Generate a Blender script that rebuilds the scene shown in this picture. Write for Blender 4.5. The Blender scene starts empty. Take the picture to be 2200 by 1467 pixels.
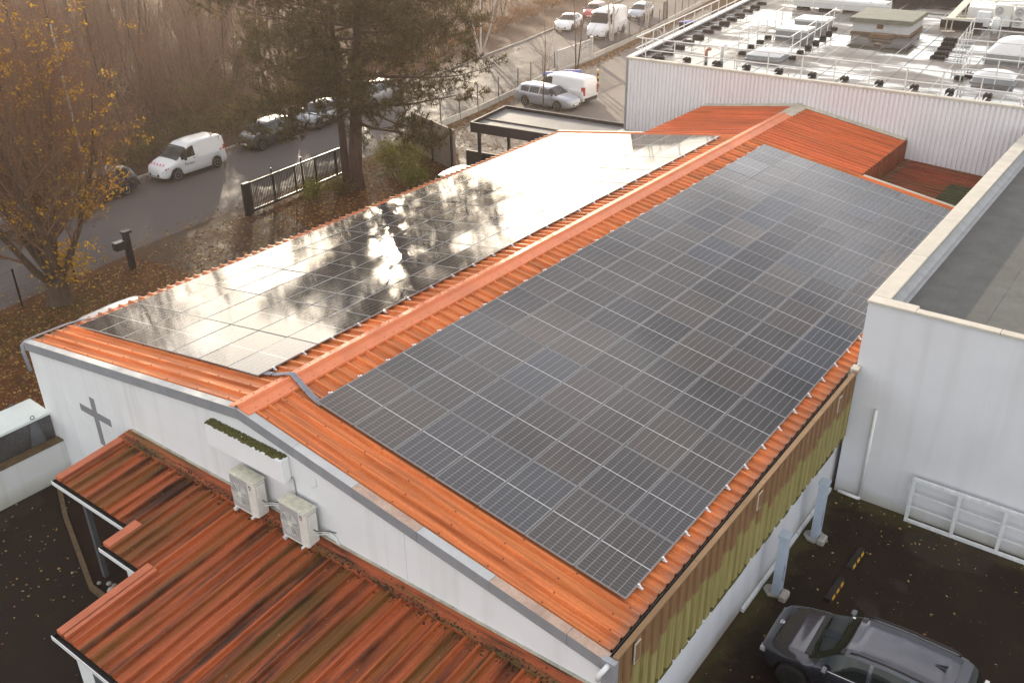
import bpy, bmesh, math, random
from mathutils import Vector, Matrix
import numpy as np

SC = bpy.context.scene
COL = SC.collection
PI = math.pi

# ---------------------------------------------------------------- camera
CAM_POS = Vector((15.0611, -10.0314, 16.1407))
YAW, PITCH, ROLL = -0.64934, -0.489746, -0.014243
cd = bpy.data.cameras.new('camera')
cam = bpy.data.objects.new('camera', cd)
COL.objects.link(cam)
fw = Vector((math.sin(YAW) * math.cos(PITCH), math.cos(YAW) * math.cos(PITCH), math.sin(PITCH)))
rt = fw.cross(Vector((0, 0, 1))).normalized()
up = rt.cross(fw)
c_, s_ = math.cos(ROLL), math.sin(ROLL)
rt2, up2 = rt * c_ + up * s_, up * c_ - rt * s_
cam.matrix_world = Matrix(((rt2.x, up2.x, -fw.x, CAM_POS.x), (rt2.y, up2.y, -fw.y, CAM_POS.y),
                           (rt2.z, up2.z, -fw.z, CAM_POS.z), (0, 0, 0, 1)))
cd.sensor_width = 36.0
cd.sensor_fit = 'HORIZONTAL'
cd.lens = 36.0 * 1997.54 / 2200.0
cd.clip_start = 0.1
cd.clip_end = 5000
SC.camera = cam

# ---------------------------------------------------------------- light
SUN_AZ, SUN_EL = math.radians(-48.0), math.radians(10.3)     # azimuth from +Y towards +X
sd = Vector((math.sin(SUN_AZ) * math.cos(SUN_EL), math.cos(SUN_AZ) * math.cos(SUN_EL), math.sin(SUN_EL)))
ld = bpy.data.lights.new('sun', 'SUN')
ld.energy = 5.0
ld.angle = math.radians(0.6)
ld.color = (1.0, 0.85, 0.63)
sun = bpy.data.objects.new('sun', ld)
sun.rotation_euler = sd.to_track_quat('Z', 'Y').to_euler()
sun.location = (0, 0, 60)
COL.objects.link(sun)

w = bpy.data.worlds.new('World')
SC.world = w
w.use_nodes = True
nt = w.node_tree
for n in list(nt.nodes):
    nt.nodes.remove(n)
out = nt.nodes.new('ShaderNodeOutputWorld')
bg = nt.nodes.new('ShaderNodeBackground')
bg.inputs['Strength'].default_value = 0.15
sky = nt.nodes.new('ShaderNodeTexSky')
sky.sky_type = 'NISHITA'
sky.sun_disc = False
sky.sun_elevation = SUN_EL
sky.sun_rotation = SUN_AZ
sky.altitude = 60
sky.air_density = 1.0
sky.dust_density = 1.0
sky.ozone_density = 1.2
tc = nt.nodes.new('ShaderNodeTexCoord')
mp = nt.nodes.new('ShaderNodeMapping')
mp.inputs['Scale'].default_value = (1.6, 1.6, 4.0)
nz = nt.nodes.new('ShaderNodeTexNoise')
nz.inputs['Scale'].default_value = 1.7
nz.inputs['Detail'].default_value = 6
nz.inputs['Roughness'].default_value = 0.55
cr = nt.nodes.new('ShaderNodeValToRGB')
cr.color_ramp.elements[0].position = 0.33
cr.color_ramp.elements[1].position = 0.58
cr.color_ramp.elements[1].color = (0.92, 0.92, 0.92, 1)
mx = nt.nodes.new('ShaderNodeMix')
mx.data_type = 'RGBA'
nt.links.new(tc.outputs['Generated'], mp.inputs['Vector'])
nt.links.new(mp.outputs['Vector'], nz.inputs['Vector'])
nt.links.new(nz.outputs['Fac'], cr.inputs['Fac'])
nt.links.new(cr.outputs['Color'], mx.inputs['Factor'])
bw = nt.nodes.new('ShaderNodeRGBToBW')      # thin high overcast greys the blue and the yellow alike
nt.links.new(sky.outputs['Color'], bw.inputs['Color'])
ds = nt.nodes.new('ShaderNodeMix')
ds.data_type = 'RGBA'
ds.inputs['Factor'].default_value = 0.34
nt.links.new(sky.outputs['Color'], ds.inputs['A'])
nt.links.new(bw.outputs['Val'], ds.inputs['B'])
SKYC = ds.outputs['Result']
mc = nt.nodes.new('ShaderNodeMix')          # cloud tone: the sky behind it, veiled by white
mc.data_type = 'RGBA'
mc.blend_type = 'ADD'
mc.inputs['Factor'].default_value = 1.0
mc.inputs['B'].default_value = (5.8, 5.0, 4.35, 1)
nt.links.new(SKYC, mc.inputs['A'])
mc2 = nt.nodes.new('ShaderNodeMix')         # cloud edges towards the sun pick up its light
mc2.data_type = 'RGBA'
mc2.blend_type = 'ADD'
mc2.inputs['Factor'].default_value = 0.7
nt.links.new(mc.outputs['Result'], mc2.inputs['A'])
nt.links.new(SKYC, mc2.inputs['B'])
nt.links.new(mc2.outputs['Result'], mx.inputs['B'])
nt.links.new(SKYC, mx.inputs['A'])
nt.links.new(mx.outputs['Result'], bg.inputs['Color'])
nt.links.new(bg.outputs['Background'], out.inputs['Surface'])

vs = SC.view_settings
vs.view_transform = 'Standard'
vs.look = 'None'
vs.exposure = 0.64
vs.gamma = 1.0
vs.use_curve_mapping = False
SC.cycles.max_bounces = 5
SC.cycles.diffuse_bounces = 3
SC.cycles.glossy_bounces = 3
SC.cycles.transparent_max_bounces = 6
SC.cycles.caustics_reflective = False
SC.cycles.caustics_refractive = False
SC.cycles.sample_clamp_indirect = 6.0

# ---------------------------------------------------------------- materials
MATS = {}


def newmat(name):
    m = bpy.data.materials.new(name)
    m.use_nodes = True
    b = m.node_tree.nodes['Principled BSDF']
    MATS[name] = m
    return m, m.node_tree, b


def mapping(nt, src='Object', scale=(1, 1, 1)):
    t = nt.nodes.new('ShaderNodeTexCoord')
    if src == 'World':
        g = nt.nodes.new('ShaderNodeNewGeometry')
        o = g.outputs['Position']
    else:
        o = t.outputs[src]
    m = nt.nodes.new('ShaderNodeMapping')
    m.inputs['Scale'].default_value = scale
    nt.links.new(o, m.inputs['Vector'])
    return m.outputs['Vector']


def noise(nt, vec, scale, detail=4, rough=0.55):
    n = nt.nodes.new('ShaderNodeTexNoise')
    n.inputs['Scale'].default_value = scale
    n.inputs['Detail'].default_value = detail
    n.inputs['Roughness'].default_value = rough
    nt.links.new(vec, n.inputs['Vector'])
    return n.outputs['Fac']


def ramp(nt, fac, stops):
    r = nt.nodes.new('ShaderNodeValToRGB')
    e = r.color_ramp.elements
    while len(e) < len(stops):
        e.new(0.5)
    for el, (p, c) in zip(e, stops):
        el.position = p
        el.color = (c, c, c, 1) if isinstance(c, (int, float)) else (*c, 1)
    nt.links.new(fac, r.inputs['Fac'])
    return r.outputs['Color']


def mixc(nt, fac, a, b, blend='MIX'):
    m = nt.nodes.new('ShaderNodeMix')
    m.data_type = 'RGBA'
    m.blend_type = blend
    for k, v in (('Factor', fac), ('A', a), ('B', b)):
        if isinstance(v, (int, float)):
            m.inputs[k].default_value = v if k == 'Factor' else (v, v, v, 1)
        elif isinstance(v, tuple):
            m.inputs[k].default_value = (*v, 1)
        else:
            nt.links.new(v, m.inputs[k])
    return m.outputs['Result']


def mth(nt, op, a, b=None):
    m = nt.nodes.new('ShaderNodeMath')
    m.operation = op
    for i, v in enumerate((a, b)):
        if v is None:
            continue
        if isinstance(v, (int, float)):
            m.inputs[i].default_value = v
        else:
            nt.links.new(v, m.inputs[i])
    return m.outputs[0]


def bump(nt, b, h, strength=0.3, dist=0.02):
    n = nt.nodes.new('ShaderNodeBump')
    n.inputs['Strength'].default_value = strength
    n.inputs['Distance'].default_value = dist
    nt.links.new(h, n.inputs['Height'])
    nt.links.new(n.outputs['Normal'], b.inputs['Normal'])


def objrand(nt):
    return nt.nodes.new('ShaderNodeObjectInfo').outputs['Random']


def simple(name, col, rough=0.6, metal=0.0, var=0.25, scale=3.0, src='World', bmp=0.0, spec=None, rand=0.0, sc3=(1, 1, 1)):
    """base colour broken up by two scales of noise"""
    m, nt, b = newmat(name)
    v = mapping(nt, src, sc3)
    f = noise(nt, v, scale, 6, 0.6)
    f2 = noise(nt, v, scale * 9, 3, 0.6)
    fac = mth(nt, 'ADD', mth(nt, 'MULTIPLY', f, 0.65), mth(nt, 'MULTIPLY', f2, 0.35))
    lo = tuple(c * (1 - var) for c in col)
    hi = tuple(min(1, c * (1 + var)) for c in col)
    c = ramp(nt, fac, [(0.3, lo), (0.7, hi)])
    if rand:
        k = mth(nt, 'ADD', mth(nt, 'MULTIPLY', objrand(nt), rand * 2), 1 - rand)
        cc = nt.nodes.new('ShaderNodeCombineColor')
        for i in range(3):
            nt.links.new(k, cc.inputs[i])
        c = mixc(nt, 1.0, c, cc.outputs[0], 'MULTIPLY')
    nt.links.new(c, b.inputs['Base Color'])
    b.inputs['Roughness'].default_value = rough
    b.inputs['Metallic'].default_value = metal
    b.inputs['Specular IOR Level'].default_value = 0.28 if spec is None else spec
    if bmp:
        bump(nt, b, f2, bmp, 0.02)
    return m


def plain(name, col, rough=0.5, metal=0.0, coat=0.0, trans=0.0):
    m, nt, b = newmat(name)
    b.inputs['Base Color'].default_value = (*col, 1)
    b.inputs['Roughness'].default_value = rough
    b.inputs['Metallic'].default_value = metal
    b.inputs['Coat Weight'].default_value = coat
    b.inputs['Coat Roughness'].default_value = 0.05
    return m


# --- roofing
def roof_mat(name, base, dirt, moss, dirt_amt, streak, rough=0.45, axis='x'):
    m, nt, b = newmat(name)
    sc = (0.22, 3.2, 0.5) if axis == 'x' else (2.8, 0.20, 0.5)
    vstreak = mapping(nt, 'World', sc)
    vw = mapping(nt, 'World')
    s1 = noise(nt, vstreak, streak, 6, 0.62)
    s2 = noise(nt, vw, 0.45, 6, 0.65)
    s3 = noise(nt, vw, 14.0, 4, 0.7)
    k = mth(nt, 'ADD', mth(nt, 'MULTIPLY', objrand(nt), 0.16), 0.92)
    b0 = ramp(nt, s3, [(0.25, tuple(c * 0.82 for c in base)), (0.75, tuple(min(1, c * 1.16) for c in base))])
    cc = nt.nodes.new('ShaderNodeCombineColor')
    for i in range(3):
        nt.links.new(k, cc.inputs[i])
    b0 = mixc(nt, 1.0, b0, cc.outputs[0], 'MULTIPLY')
    # faded paint in long soft bands
    fade = ramp(nt, s2, [(0.42, 0.0), (0.75, 0.45)])
    b0 = mixc(nt, fade, b0, tuple(min(1, c * 1.12 + 0.02) for c in base))
    s1 = mth(nt, 'ADD', mth(nt, 'MULTIPLY', s1, 0.72), mth(nt, 'MULTIPLY', s2, 0.28))
    df = mth(nt, 'MULTIPLY', ramp(nt, s1, [(0.45, 0.0), (0.60, 1.0)]), dirt_amt)
    c1 = mixc(nt, df, b0, dirt)
    s4 = noise(nt, vstreak, streak * 0.6, 5, 0.6)
    mf = mth(nt, 'MULTIPLY', ramp(nt, s4, [(0.48, 0.0), (0.64, 1.0)]), dirt_amt * 0.8)
    c2 = mixc(nt, mf, c1, moss)
    # fine streaks: weathering plus painted-in micro-rib shading, and bleached ends at the eave
    fl = noise(nt, mapping(nt, 'World', (0.35, 22, 1) if axis == 'x' else (22, 0.35, 1)), 1.0, 3, 0.6)
    c2 = mixc(nt, 1.0, c2, ramp(nt, fl, [(0.30, 0.72), (0.5, 1.0), (0.72, 1.18)]), 'MULTIPLY')
    if name == 'orange_sheet':
        sx = nt.nodes.new('ShaderNodeSeparateXYZ')
        nt.links.new(vw, sx.inputs[0])
        e = mth(nt, 'ADD', mth(nt, 'MULTIPLY', mth(nt, 'SUBTRACT', mth(nt, 'ABSOLUTE', sx.outputs[0]), 9.0), 1.6), mth(nt, 'SUBTRACT', fl, 0.45))
        c2 = mixc(nt, ramp(nt, e, [(0.25, 0.0), (0.7, 0.7)]), c2, (0.30, 0.20, 0.15))
        lich = noise(nt, vw, 26, 2, 0.5)
        lm = noise(nt, vw, 0.9, 3, 0.6)
        c2 = mixc(nt, mth(nt, 'MULTIPLY', ramp(nt, lich, [(0.66, 0.0), (0.70, 1.0)]), ramp(nt, lm, [(0.5, 0.0), (0.65, 0.8)])), c2, (0.16, 0.08, 0.04))
    nt.links.new(c2, b.inputs['Base Color'])
    r = ramp(nt, s3, [(0.3, rough - 0.08), (0.7, rough + 0.14)])
    nt.links.new(r, b.inputs['Roughness'])
    b.inputs['Specular IOR Level'].default_value = 0.16
    bump(nt, b, s3, 0.12, 0.01)
    return m


roof_mat('orange_sheet', (0.72, 0.218, 0.070), (0.33, 0.092, 0.034), (0.42, 0.155, 0.050), 0.65, 1.6)
roof_mat('orange_neck', (0.62, 0.148, 0.050), (0.34, 0.08, 0.03), (0.25, 0.10, 0.04), 0.35, 1.6)
roof_mat('rusty_sheet', (0.37, 0.090, 0.031), (0.050, 0.022, 0.013), (0.115, 0.066, 0.016), 1.0, 1.1, 0.36, 'y')
roof_mat('red_low_sheet', (0.27, 0.06, 0.03), (0.10, 0.03, 0.02), (0.12, 0.08, 0.03), 0.9, 1.5, 0.5)
simple('ridge_orange', (0.68, 0.205, 0.088), 0.48, var=0.16, scale=1.3, rand=0.06)
roof_mat('dirty_flash', (0.34, 0.085, 0.035), (0.045, 0.025, 0.016), (0.12, 0.085, 0.03), 1.0, 3.0, 0.6)
simple('ridge_cream', (0.46, 0.42, 0.33), 0.6, var=0.3, scale=2.0)
simple('orange_trim', (0.46, 0.13, 0.06), 0.5, var=0.22, scale=2.5)
simple('mossy_trim', (0.11, 0.075, 0.04), 0.8, var=0.5, scale=6, bmp=0.5)
simple('moss', (0.10, 0.095, 0.030), 0.95, var=0.6, scale=20, bmp=0.6)
simple('debris', (0.035, 0.022, 0.016), 0.95, var=0.6, scale=15, bmp=0.6)
# --- walls
def wall_mat(name, col, streakamt=0.10, grime=(0.35, 0.34, 0.30)):
    m, nt, b = newmat(name)
    vs_ = mapping(nt, 'World', (2.2, 2.2, 0.12))
    vw = mapping(nt, 'World')
    s = noise(nt, vs_, 1.0, 6, 0.6)
    f = noise(nt, vw, 1.1, 6, 0.6)
    f2 = noise(nt, vw, 45, 3, 0.6)
    c = ramp(nt, f, [(0.3, tuple(x * 0.965 for x in col)), (0.7, tuple(min(1, x * 1.025) for x in col))])
    c = mixc(nt, mth(nt, 'MULTIPLY', ramp(nt, s, [(0.5, 0.0), (0.75, 1.0)]), streakamt), c, grime)
    sx = nt.nodes.new('ShaderNodeSeparateXYZ')
    nt.links.new(vw, sx.inputs[0])
    low = mth(nt, 'SUBTRACT', mth(nt, 'ADD', 0.42, mth(nt, 'MULTIPLY', f, 0.5)), sx.outputs[2])
    c = mixc(nt, mth(nt, 'MULTIPLY', ramp(nt, low, [(0.2, 0.0), (0.65, 1.0)]), 0.6), c, (0.30, 0.28, 0.20))
    nt.links.new(c, b.inputs['Base Color'])
    b.inputs['Roughness'].default_value = 0.8
    b.inputs['Specular IOR Level'].default_value = 0.2
    bump(nt, b, f2, 0.12, 0.006)
    return m


wall_mat('white_render', (0.74, 0.75, 0.76), 0.22)
wall_mat('grey_render', (0.66, 0.67, 0.70), 0.20)
wall_mat('low_wall_paint', (0.66, 0.67, 0.66), 0.45, (0.30, 0.31, 0.20))
wall_mat('white_cladding', (0.72, 0.70, 0.71), 0.08)
simple('coping_grey', (0.30, 0.315, 0.34), 0.5, metal=0.2, var=0.12, scale=3, rand=0.05)
simple('coping_light', (0.43, 0.44, 0.44), 0.55, var=0.14, scale=3, rand=0.05)
simple('coping_faded', (0.44, 0.31, 0.24), 0.55, var=0.35, scale=1.6, rand=0.05)
simple('coping_cream', (0.50, 0.465, 0.40), 0.65, var=0.16, scale=2.2, rand=0.05)
simple('cream_trim', (0.58, 0.54, 0.44), 0.6, var=0.2, scale=3)
simple('brown_trim', (0.21, 0.125, 0.058), 0.6, var=0.2, scale=3)
simple('inner_brown', (0.16, 0.085, 0.045), 0.7, var=0.3, scale=3)
simple('dark_gutter', (0.022, 0.02, 0.02), 0.6, var=0.3, scale=4)
simple('white_pvc', (0.72, 0.73, 0.72), 0.4, var=0.08, scale=4)
simple('cross_grey', (0.23, 0.225, 0.24), 0.7, var=0.08, scale=4)
simple('concrete', (0.34, 0.32, 0.28), 0.9, var=0.3, scale=5, bmp=0.4)
simple('pale_concrete', (0.50, 0.48, 0.43), 0.9, var=0.22, scale=2.5, bmp=0.3, rand=0.15)
simple('felt', (0.105, 0.108, 0.104), 0.92, var=0.22, scale=1.4, bmp=0.3, rand=0.05)
simple('felt_seam', (0.085, 0.088, 0.086), 0.9, var=0.2, scale=3)
simple('lead_strip', (0.33, 0.34, 0.35), 0.5, metal=0.3, var=0.2, scale=2.5)
simple('galv', (0.62, 0.62, 0.62), 0.42, metal=0.55, var=0.1, scale=5)
simple('bright_rail', (0.74, 0.72, 0.70), 0.4, metal=0.3, var=0.06, scale=5)
simple('canopy_sheet', (0.13, 0.132, 0.14), 0.5, var=0.35, scale=0.7, spec=0.15)
simple('sign_white', (0.80, 0.81, 0.82), 0.5, var=0.04, scale=2)
simple('black_rubber', (0.020, 0.018, 0.018), 0.75, var=0.3, scale=8)
simple('grey_metal', (0.16, 0.17, 0.185), 0.45, metal=0.5, var=0.25, scale=3)
simple('container_metal', (0.13, 0.13, 0.135), 0.4, metal=0.6, var=0.45, scale=2.2)
simple('container_lid', (0.62, 0.68, 0.65), 0.35, var=0.08, scale=1.5)
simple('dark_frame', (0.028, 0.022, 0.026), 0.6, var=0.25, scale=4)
simple('gate_black', (0.018, 0.018, 0.022), 0.38, metal=0.3, var=0.2, scale=6)
simple('blue_grey_paint', (0.40, 0.47, 0.56), 0.45, var=0.08, scale=4)
simple('white_metal', (0.68, 0.70, 0.71), 0.5, var=0.2, scale=6)
simple('ac_white', (0.66, 0.65, 0.60), 0.5, var=0.12, scale=6)
simple('ac_top', (0.56, 0.55, 0.45), 0.6, var=0.3, scale=7)
simple('ac_grille', (0.38, 0.37, 0.37), 0.55, var=0.12, scale=8)
simple('conduit', (0.27, 0.275, 0.31), 0.55, var=0.15, scale=8)
simple('dome_white', (0.66, 0.66, 0.65), 0.22, var=0.06, scale=3)
simple('hut_brick', (0.55, 0.54, 0.54), 0.8, var=0.15, scale=3)
simple('hut_roof', (0.17, 0.17, 0.13), 0.6, var=0.25, scale=2)
simple('wood', (0.20, 0.13, 0.08), 0.8, var=0.35, scale=6)
simple('terracotta_pipe', (0.42, 0.20, 0.13), 0.6, var=0.2, scale=6)
plain('yellow_paint', (0.62, 0.34, 0.02), 0.6)
plain('blue_plastic', (0.03, 0.06, 0.30), 0.45)
plain('yellow_plastic', (0.55, 0.45, 0.05), 0.45)
plain('logo_red', (0.55, 0.03, 0.06), 0.5)
plain('logo_navy', (0.03, 0.035, 0.12), 0.5)
plain('ink', (0.03, 0.03, 0.035), 0.6)
plain('sticker_red', (0.62, 0.02, 0.06), 0.5)
plain('clamp', (0.80, 0.80, 0.80), 0.3, 0.3)
plain('panel_frame', (0.34, 0.34, 0.34), 0.5, 0.4)
plain('panel_side', (0.05, 0.05, 0.05), 0.5)
plain('plate', (0.75, 0.75, 0.72), 0.5)
simple('screw', (0.09, 0.04, 0.03), 0.7, var=0.2)


# --- brown cladding with an algae-green lower half
def fascia_mat():
    m, nt, b = newmat('fascia')
    vw = mapping(nt, 'World')
    vst = mapping(nt, 'World', (1, 5.0, 0.25))
    f = noise(nt, vw, 3.0, 5, 0.6)
    st = noise(nt, vst, 2.4, 5, 0.65)
    sx = nt.nodes.new('ShaderNodeSeparateXYZ')
    nt.links.new(vw, sx.inputs[0])
    rib = mth(nt, 'FLOOR', mth(nt, 'DIVIDE', sx.outputs[1], 0.3333))
    wn = nt.nodes.new('ShaderNodeTexWhiteNoise')
    wn.noise_dimensions = '1D'
    nt.links.new(rib, wn.inputs['W'])
    edge = mth(nt, 'ADD', mth(nt, 'MULTIPLY', wn.outputs['Value'], 0.38), 3.0)
    edge = mth(nt, 'ADD', edge, mth(nt, 'MULTIPLY', mth(nt, 'SUBTRACT', f, 0.5), 0.25))
    d = mth(nt, 'MULTIPLY', mth(nt, 'SUBTRACT', edge, sx.outputs[2]), 9.0)
    brown = ramp(nt, st, [(0.3, (0.17, 0.092, 0.045)), (0.7, (0.27, 0.155, 0.080))])
    green = ramp(nt, st, [(0.3, (0.20, 0.165, 0.055)), (0.7, (0.36, 0.31, 0.13))])
    c = mixc(nt, ramp(nt, d, [(0.0, 0.0), (1.0, 1.0)]), brown, green)
    nt.links.new(c, b.inputs['Base Color'])
    b.inputs['Roughness'].default_value = 0.75
    b.inputs['Specular IOR Level'].default_value = 0.2
    bump(nt, b, f, 0.2, 0.01)


fascia_mat()


# --- photovoltaic glass: printed cells under a fine-textured pane
PW, PL = 1.134, 1.838


def pv_mat():
    m, nt, b = newmat('pv_glass')
    v = mapping(nt, 'Object')
    sx = nt.nodes.new('ShaderNodeSeparateXYZ')
    nt.links.new(v, sx.inputs[0])
    u, vv = sx.outputs[0], sx.outputs[1]
    pu = (PW - 0.05) / 6
    half = (PL - 0.05 - 0.02) / 2
    pv = half / 10
    lu = mth(nt, 'LESS_THAN', mth(nt, 'PINGPONG', u, pu / 2), 0.0042)
    av = mth(nt, 'ABSOLUTE', vv)
    lv = mth(nt, 'LESS_THAN', mth(nt, 'PINGPONG', mth(nt, 'SUBTRACT', av, 0.01), pv / 2), 0.0030)
    lc = mth(nt, 'LESS_THAN', av, 0.011)
    rnd = objrand(nt)
    tint = ramp(nt, rnd, [(0.0, (0.018, 0.016, 0.016)), (0.30, (0.040, 0.032, 0.027)), (0.55, (0.062, 0.046, 0.034)),
                          (0.80, (0.028, 0.026, 0.027)), (1.0, (0.034, 0.042, 0.055))])
    nzv = noise(nt, mapping(nt, 'World'), 0.8, 4, 0.6)
    tint = mixc(nt, mth(nt, 'MULTIPLY', nzv, 0.5), tint, (0.062, 0.054, 0.048))
    c = mixc(nt, mth(nt, 'MULTIPLY', lv, 0.42), tint, (0.42, 0.42, 0.44))
    c = mixc(nt, mth(nt, 'MULTIPLY', lu, 0.55), c, (0.50, 0.50, 0.50))
    c = mixc(nt, mth(nt, 'MULTIPLY', lc, 0.75), c, (0.60, 0.60, 0.60))
    nt.links.new(c, b.inputs['Base Color'])
    fine = noise(nt, mapping(nt, 'World'), 60, 3, 0.6)
    nt.links.new(ramp(nt, nzv, [(0.3, 0.055), (0.7, 0.095)]), b.inputs['Roughness'])
    b.inputs['IOR'].default_value = 1.5
    bump(nt, b, fine, 0.03, 0.003)


pv_mat()


# --- ground surfaces
def ground_mat(name, cols, scale, rough=(0.75, 0.95), fine=40, wet=0.0, bmp=0.4, patch=None):
    m, nt, b = newmat(name)
    v = mapping(nt, 'World')
    f = noise(nt, v, scale, 8, 0.65)
    f2 = noise(nt, v, fine, 4, 0.7)
    fac = mth(nt, 'ADD', mth(nt, 'MULTIPLY', f, 0.7), mth(nt, 'MULTIPLY', f2, 0.3))
    n = len(cols)
    c = ramp(nt, fac, [(0.32 + 0.36 * i / (n - 1), cols[i]) for i in range(n)])
    if patch:
        pf = noise(nt, v, patch[1], 5, 0.6)
        c = mixc(nt, ramp(nt, pf, [(patch[2], 0.0), (patch[2] + 0.12, 1.0)]), c, patch[0])
    nt.links.new(c, b.inputs['Base Color'])
    r = ramp(nt, f, [(0.35, rough[0]), (0.62, rough[1])])
    nt.links.new(r, b.inputs['Roughness'])
    b.inputs['Specular IOR Level'].default_value = 0.10
    bump(nt, b, f2, bmp, 0.02)
    return m


ground_mat('litter_ground', [(0.045, 0.020, 0.010), (0.095, 0.038, 0.014), (0.15, 0.062, 0.020)], 1.4, patch=((0.075, 0.075, 0.022), 0.25, 0.58))
ground_mat('wood_floor', [(0.040, 0.023, 0.017), (0.075, 0.042, 0.028), (0.115, 0.065, 0.042)], 0.8)
ground_mat('asphalt_road', [(0.072, 0.063, 0.063), (0.098, 0.086, 0.084), (0.120, 0.105, 0.098)], 0.5, (0.55, 0.85), 30)
ground_mat('asphalt_park', [(0.12, 0.105, 0.10), (0.165, 0.145, 0.13), (0.20, 0.175, 0.15)], 0.5, (0.55, 0.85), 30)
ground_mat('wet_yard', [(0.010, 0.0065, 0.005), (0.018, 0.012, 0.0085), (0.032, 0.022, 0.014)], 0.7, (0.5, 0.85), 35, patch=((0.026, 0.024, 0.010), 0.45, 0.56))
def yard_edges():
    """moss and washed-out grit where the tarmac meets the walls, plus repair patches"""
    m = MATS['wet_yard']
    nt = m.node_tree
    b = nt.nodes['Principled BSDF']
    src = b.inputs['Base Color'].links[0].from_socket
    v = mapping(nt, 'World')
    sx = nt.nodes.new('ShaderNodeSeparateXYZ')
    nt.links.new(v, sx.inputs[0])
    n1 = noise(nt, v, 1.6, 6, 0.7)
    d1 = mth(nt, 'SUBTRACT', 1.0, mth(nt, 'DIVIDE', mth(nt, 'ABSOLUTE', mth(nt, 'SUBTRACT', sx.outputs[0], 9.35)), 1.0))
    d2 = mth(nt, 'SUBTRACT', 1.0, mth(nt, 'DIVIDE', mth(nt, 'ABSOLUTE', mth(nt, 'SUBTRACT', sx.outputs[1], 12.2)), 1.1))
    d = mth(nt, 'MAXIMUM', d1, d2)
    f = ramp(nt, mth(nt, 'ADD', mth(nt, 'MULTIPLY', d, 0.55), mth(nt, 'MULTIPLY', n1, 0.75)), [(0.58, 0.0), (0.86, 0.85)])
    c = mixc(nt, f, src, (0.060, 0.052, 0.020))
    n2 = noise(nt, v, 0.28, 3, 0.5)
    c = mixc(nt, ramp(nt, n2, [(0.56, 0.0), (0.58, 0.55)]), c, (0.042, 0.033, 0.026))
    nt.links.new(c, b.inputs['Base Color'])


yard_edges()
ground_mat('drive', [(0.042, 0.026, 0.017), (0.062, 0.038, 0.023), (0.092, 0.052, 0.026)], 0.7, (0.6, 0.9), 30)
ground_mat('soil', [(0.010, 0.006, 0.006), (0.022, 0.012, 0.010), (0.04, 0.022, 0.015)], 3.0)


def membrane():
    m, nt, b = newmat('wet_membrane')
    v = mapping(nt, 'World')
    f = noise(nt, v, 0.35, 6, 0.6)
    f2 = noise(nt, v, 9, 4, 0.65)
    vp = mapping(nt, 'World', (0.45, 1.0, 1.0))
    fp = noise(nt, vp, 0.55, 4, 0.55)
    c = ramp(nt, f, [(0.3, (0.070, 0.058, 0.050)), (0.5, (0.115, 0.098, 0.086)), (0.7, (0.15, 0.132, 0.12))])
    c = mixc(nt, mth(nt, 'MULTIPLY', f2, 0.35), c, (0.12, 0.10, 0.09))
    pud = ramp(nt, fp, [(0.505, 0.0), (0.545, 1.0)])
    c = mixc(nt, pud, c, (0.045, 0.038, 0.034))
    nt.links.new(c, b.inputs['Base Color'])
    r = ramp(nt, fp, [(0.36, 0.55), (0.49, 0.34), (0.54, 0.06)])
    nt.links.new(r, b.inputs['Roughness'])
    nt.links.new(ramp(nt, fp, [(0.47, 0.16), (0.54, 0.5)]), b.inputs['Specular IOR Level'])
    bump(nt, b, mth(nt, 'MULTIPLY', f2, mth(nt, 'SUBTRACT', 1.0, pud)), 0.25, 0.015)


membrane()


# --- vegetation
def leaf_mat(name, cols, rough=0.6, transl=0.35):
    m, nt, b = newmat(name)
    g = nt.nodes.new('ShaderNodeNewGeometry')
    n = len(cols)
    c = ramp(nt, g.outputs['Random Per Island'], [(i / (n - 1), cols[i]) for i in range(n)])
    nt.links.new(c, b.inputs['Base Color'])
    b.inputs['Roughness'].default_value = rough
    b.inputs['Specular IOR Level'].default_value = 0.25
    tr = nt.nodes.new('ShaderNodeBsdfTranslucent')
    nt.links.new(c, tr.inputs['Color'])
    mxs = nt.nodes.new('ShaderNodeMixShader')
    mxs.inputs[0].default_value = transl
    o = nt.nodes['Material Output']
    nt.links.new(b.outputs[0], mxs.inputs[1])
    nt.links.new(tr.outputs[0], mxs.inputs[2])
    nt.links.new(mxs.outputs[0], o.inputs['Surface'])


leaf_mat('pine_needles', [(0.034, 0.034, 0.014), (0.056, 0.050, 0.019), (0.085, 0.066, 0.024), (0.14, 0.085, 0.036)], 0.6, 0.42)
leaf_mat('yellow_leaves', [(0.30, 0.15, 0.012), (0.42, 0.24, 0.015), (0.52, 0.30, 0.02), (0.25, 0.11, 0.015), (0.33, 0.21, 0.03)])
leaf_mat('brown_leaves', [(0.13, 0.055, 0.02), (0.20, 0.085, 0.026), (0.11, 0.06, 0.026), (0.26, 0.14, 0.045)])
leaf_mat('green_leaves', [(0.09, 0.10, 0.018), (0.14, 0.15, 0.022), (0.19, 0.18, 0.03), (0.24, 0.20, 0.035)])
leaf_mat('olive_leaves', [(0.06, 0.06, 0.016), (0.10, 0.085, 0.022), (0.15, 0.12, 0.03), (0.13, 0.08, 0.03)])
leaf_mat('dark_leaves', [(0.030, 0.026, 0.010), (0.045, 0.034, 0.014), (0.07, 0.045, 0.018), (0.09, 0.05, 0.02)])
leaf_mat('fallen_leaves', [(0.20, 0.085, 0.025), (0.12, 0.045, 0.018), (0.30, 0.15, 0.04), (0.36, 0.24, 0.07), (0.085, 0.035, 0.018)], 0.7, 0.1)
leaf_mat('pale_leaves', [(0.36, 0.24, 0.06), (0.30, 0.16, 0.05), (0.42, 0.33, 0.14), (0.20, 0.07, 0.03), (0.40, 0.38, 0.28)], 0.7, 0.1)
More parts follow.
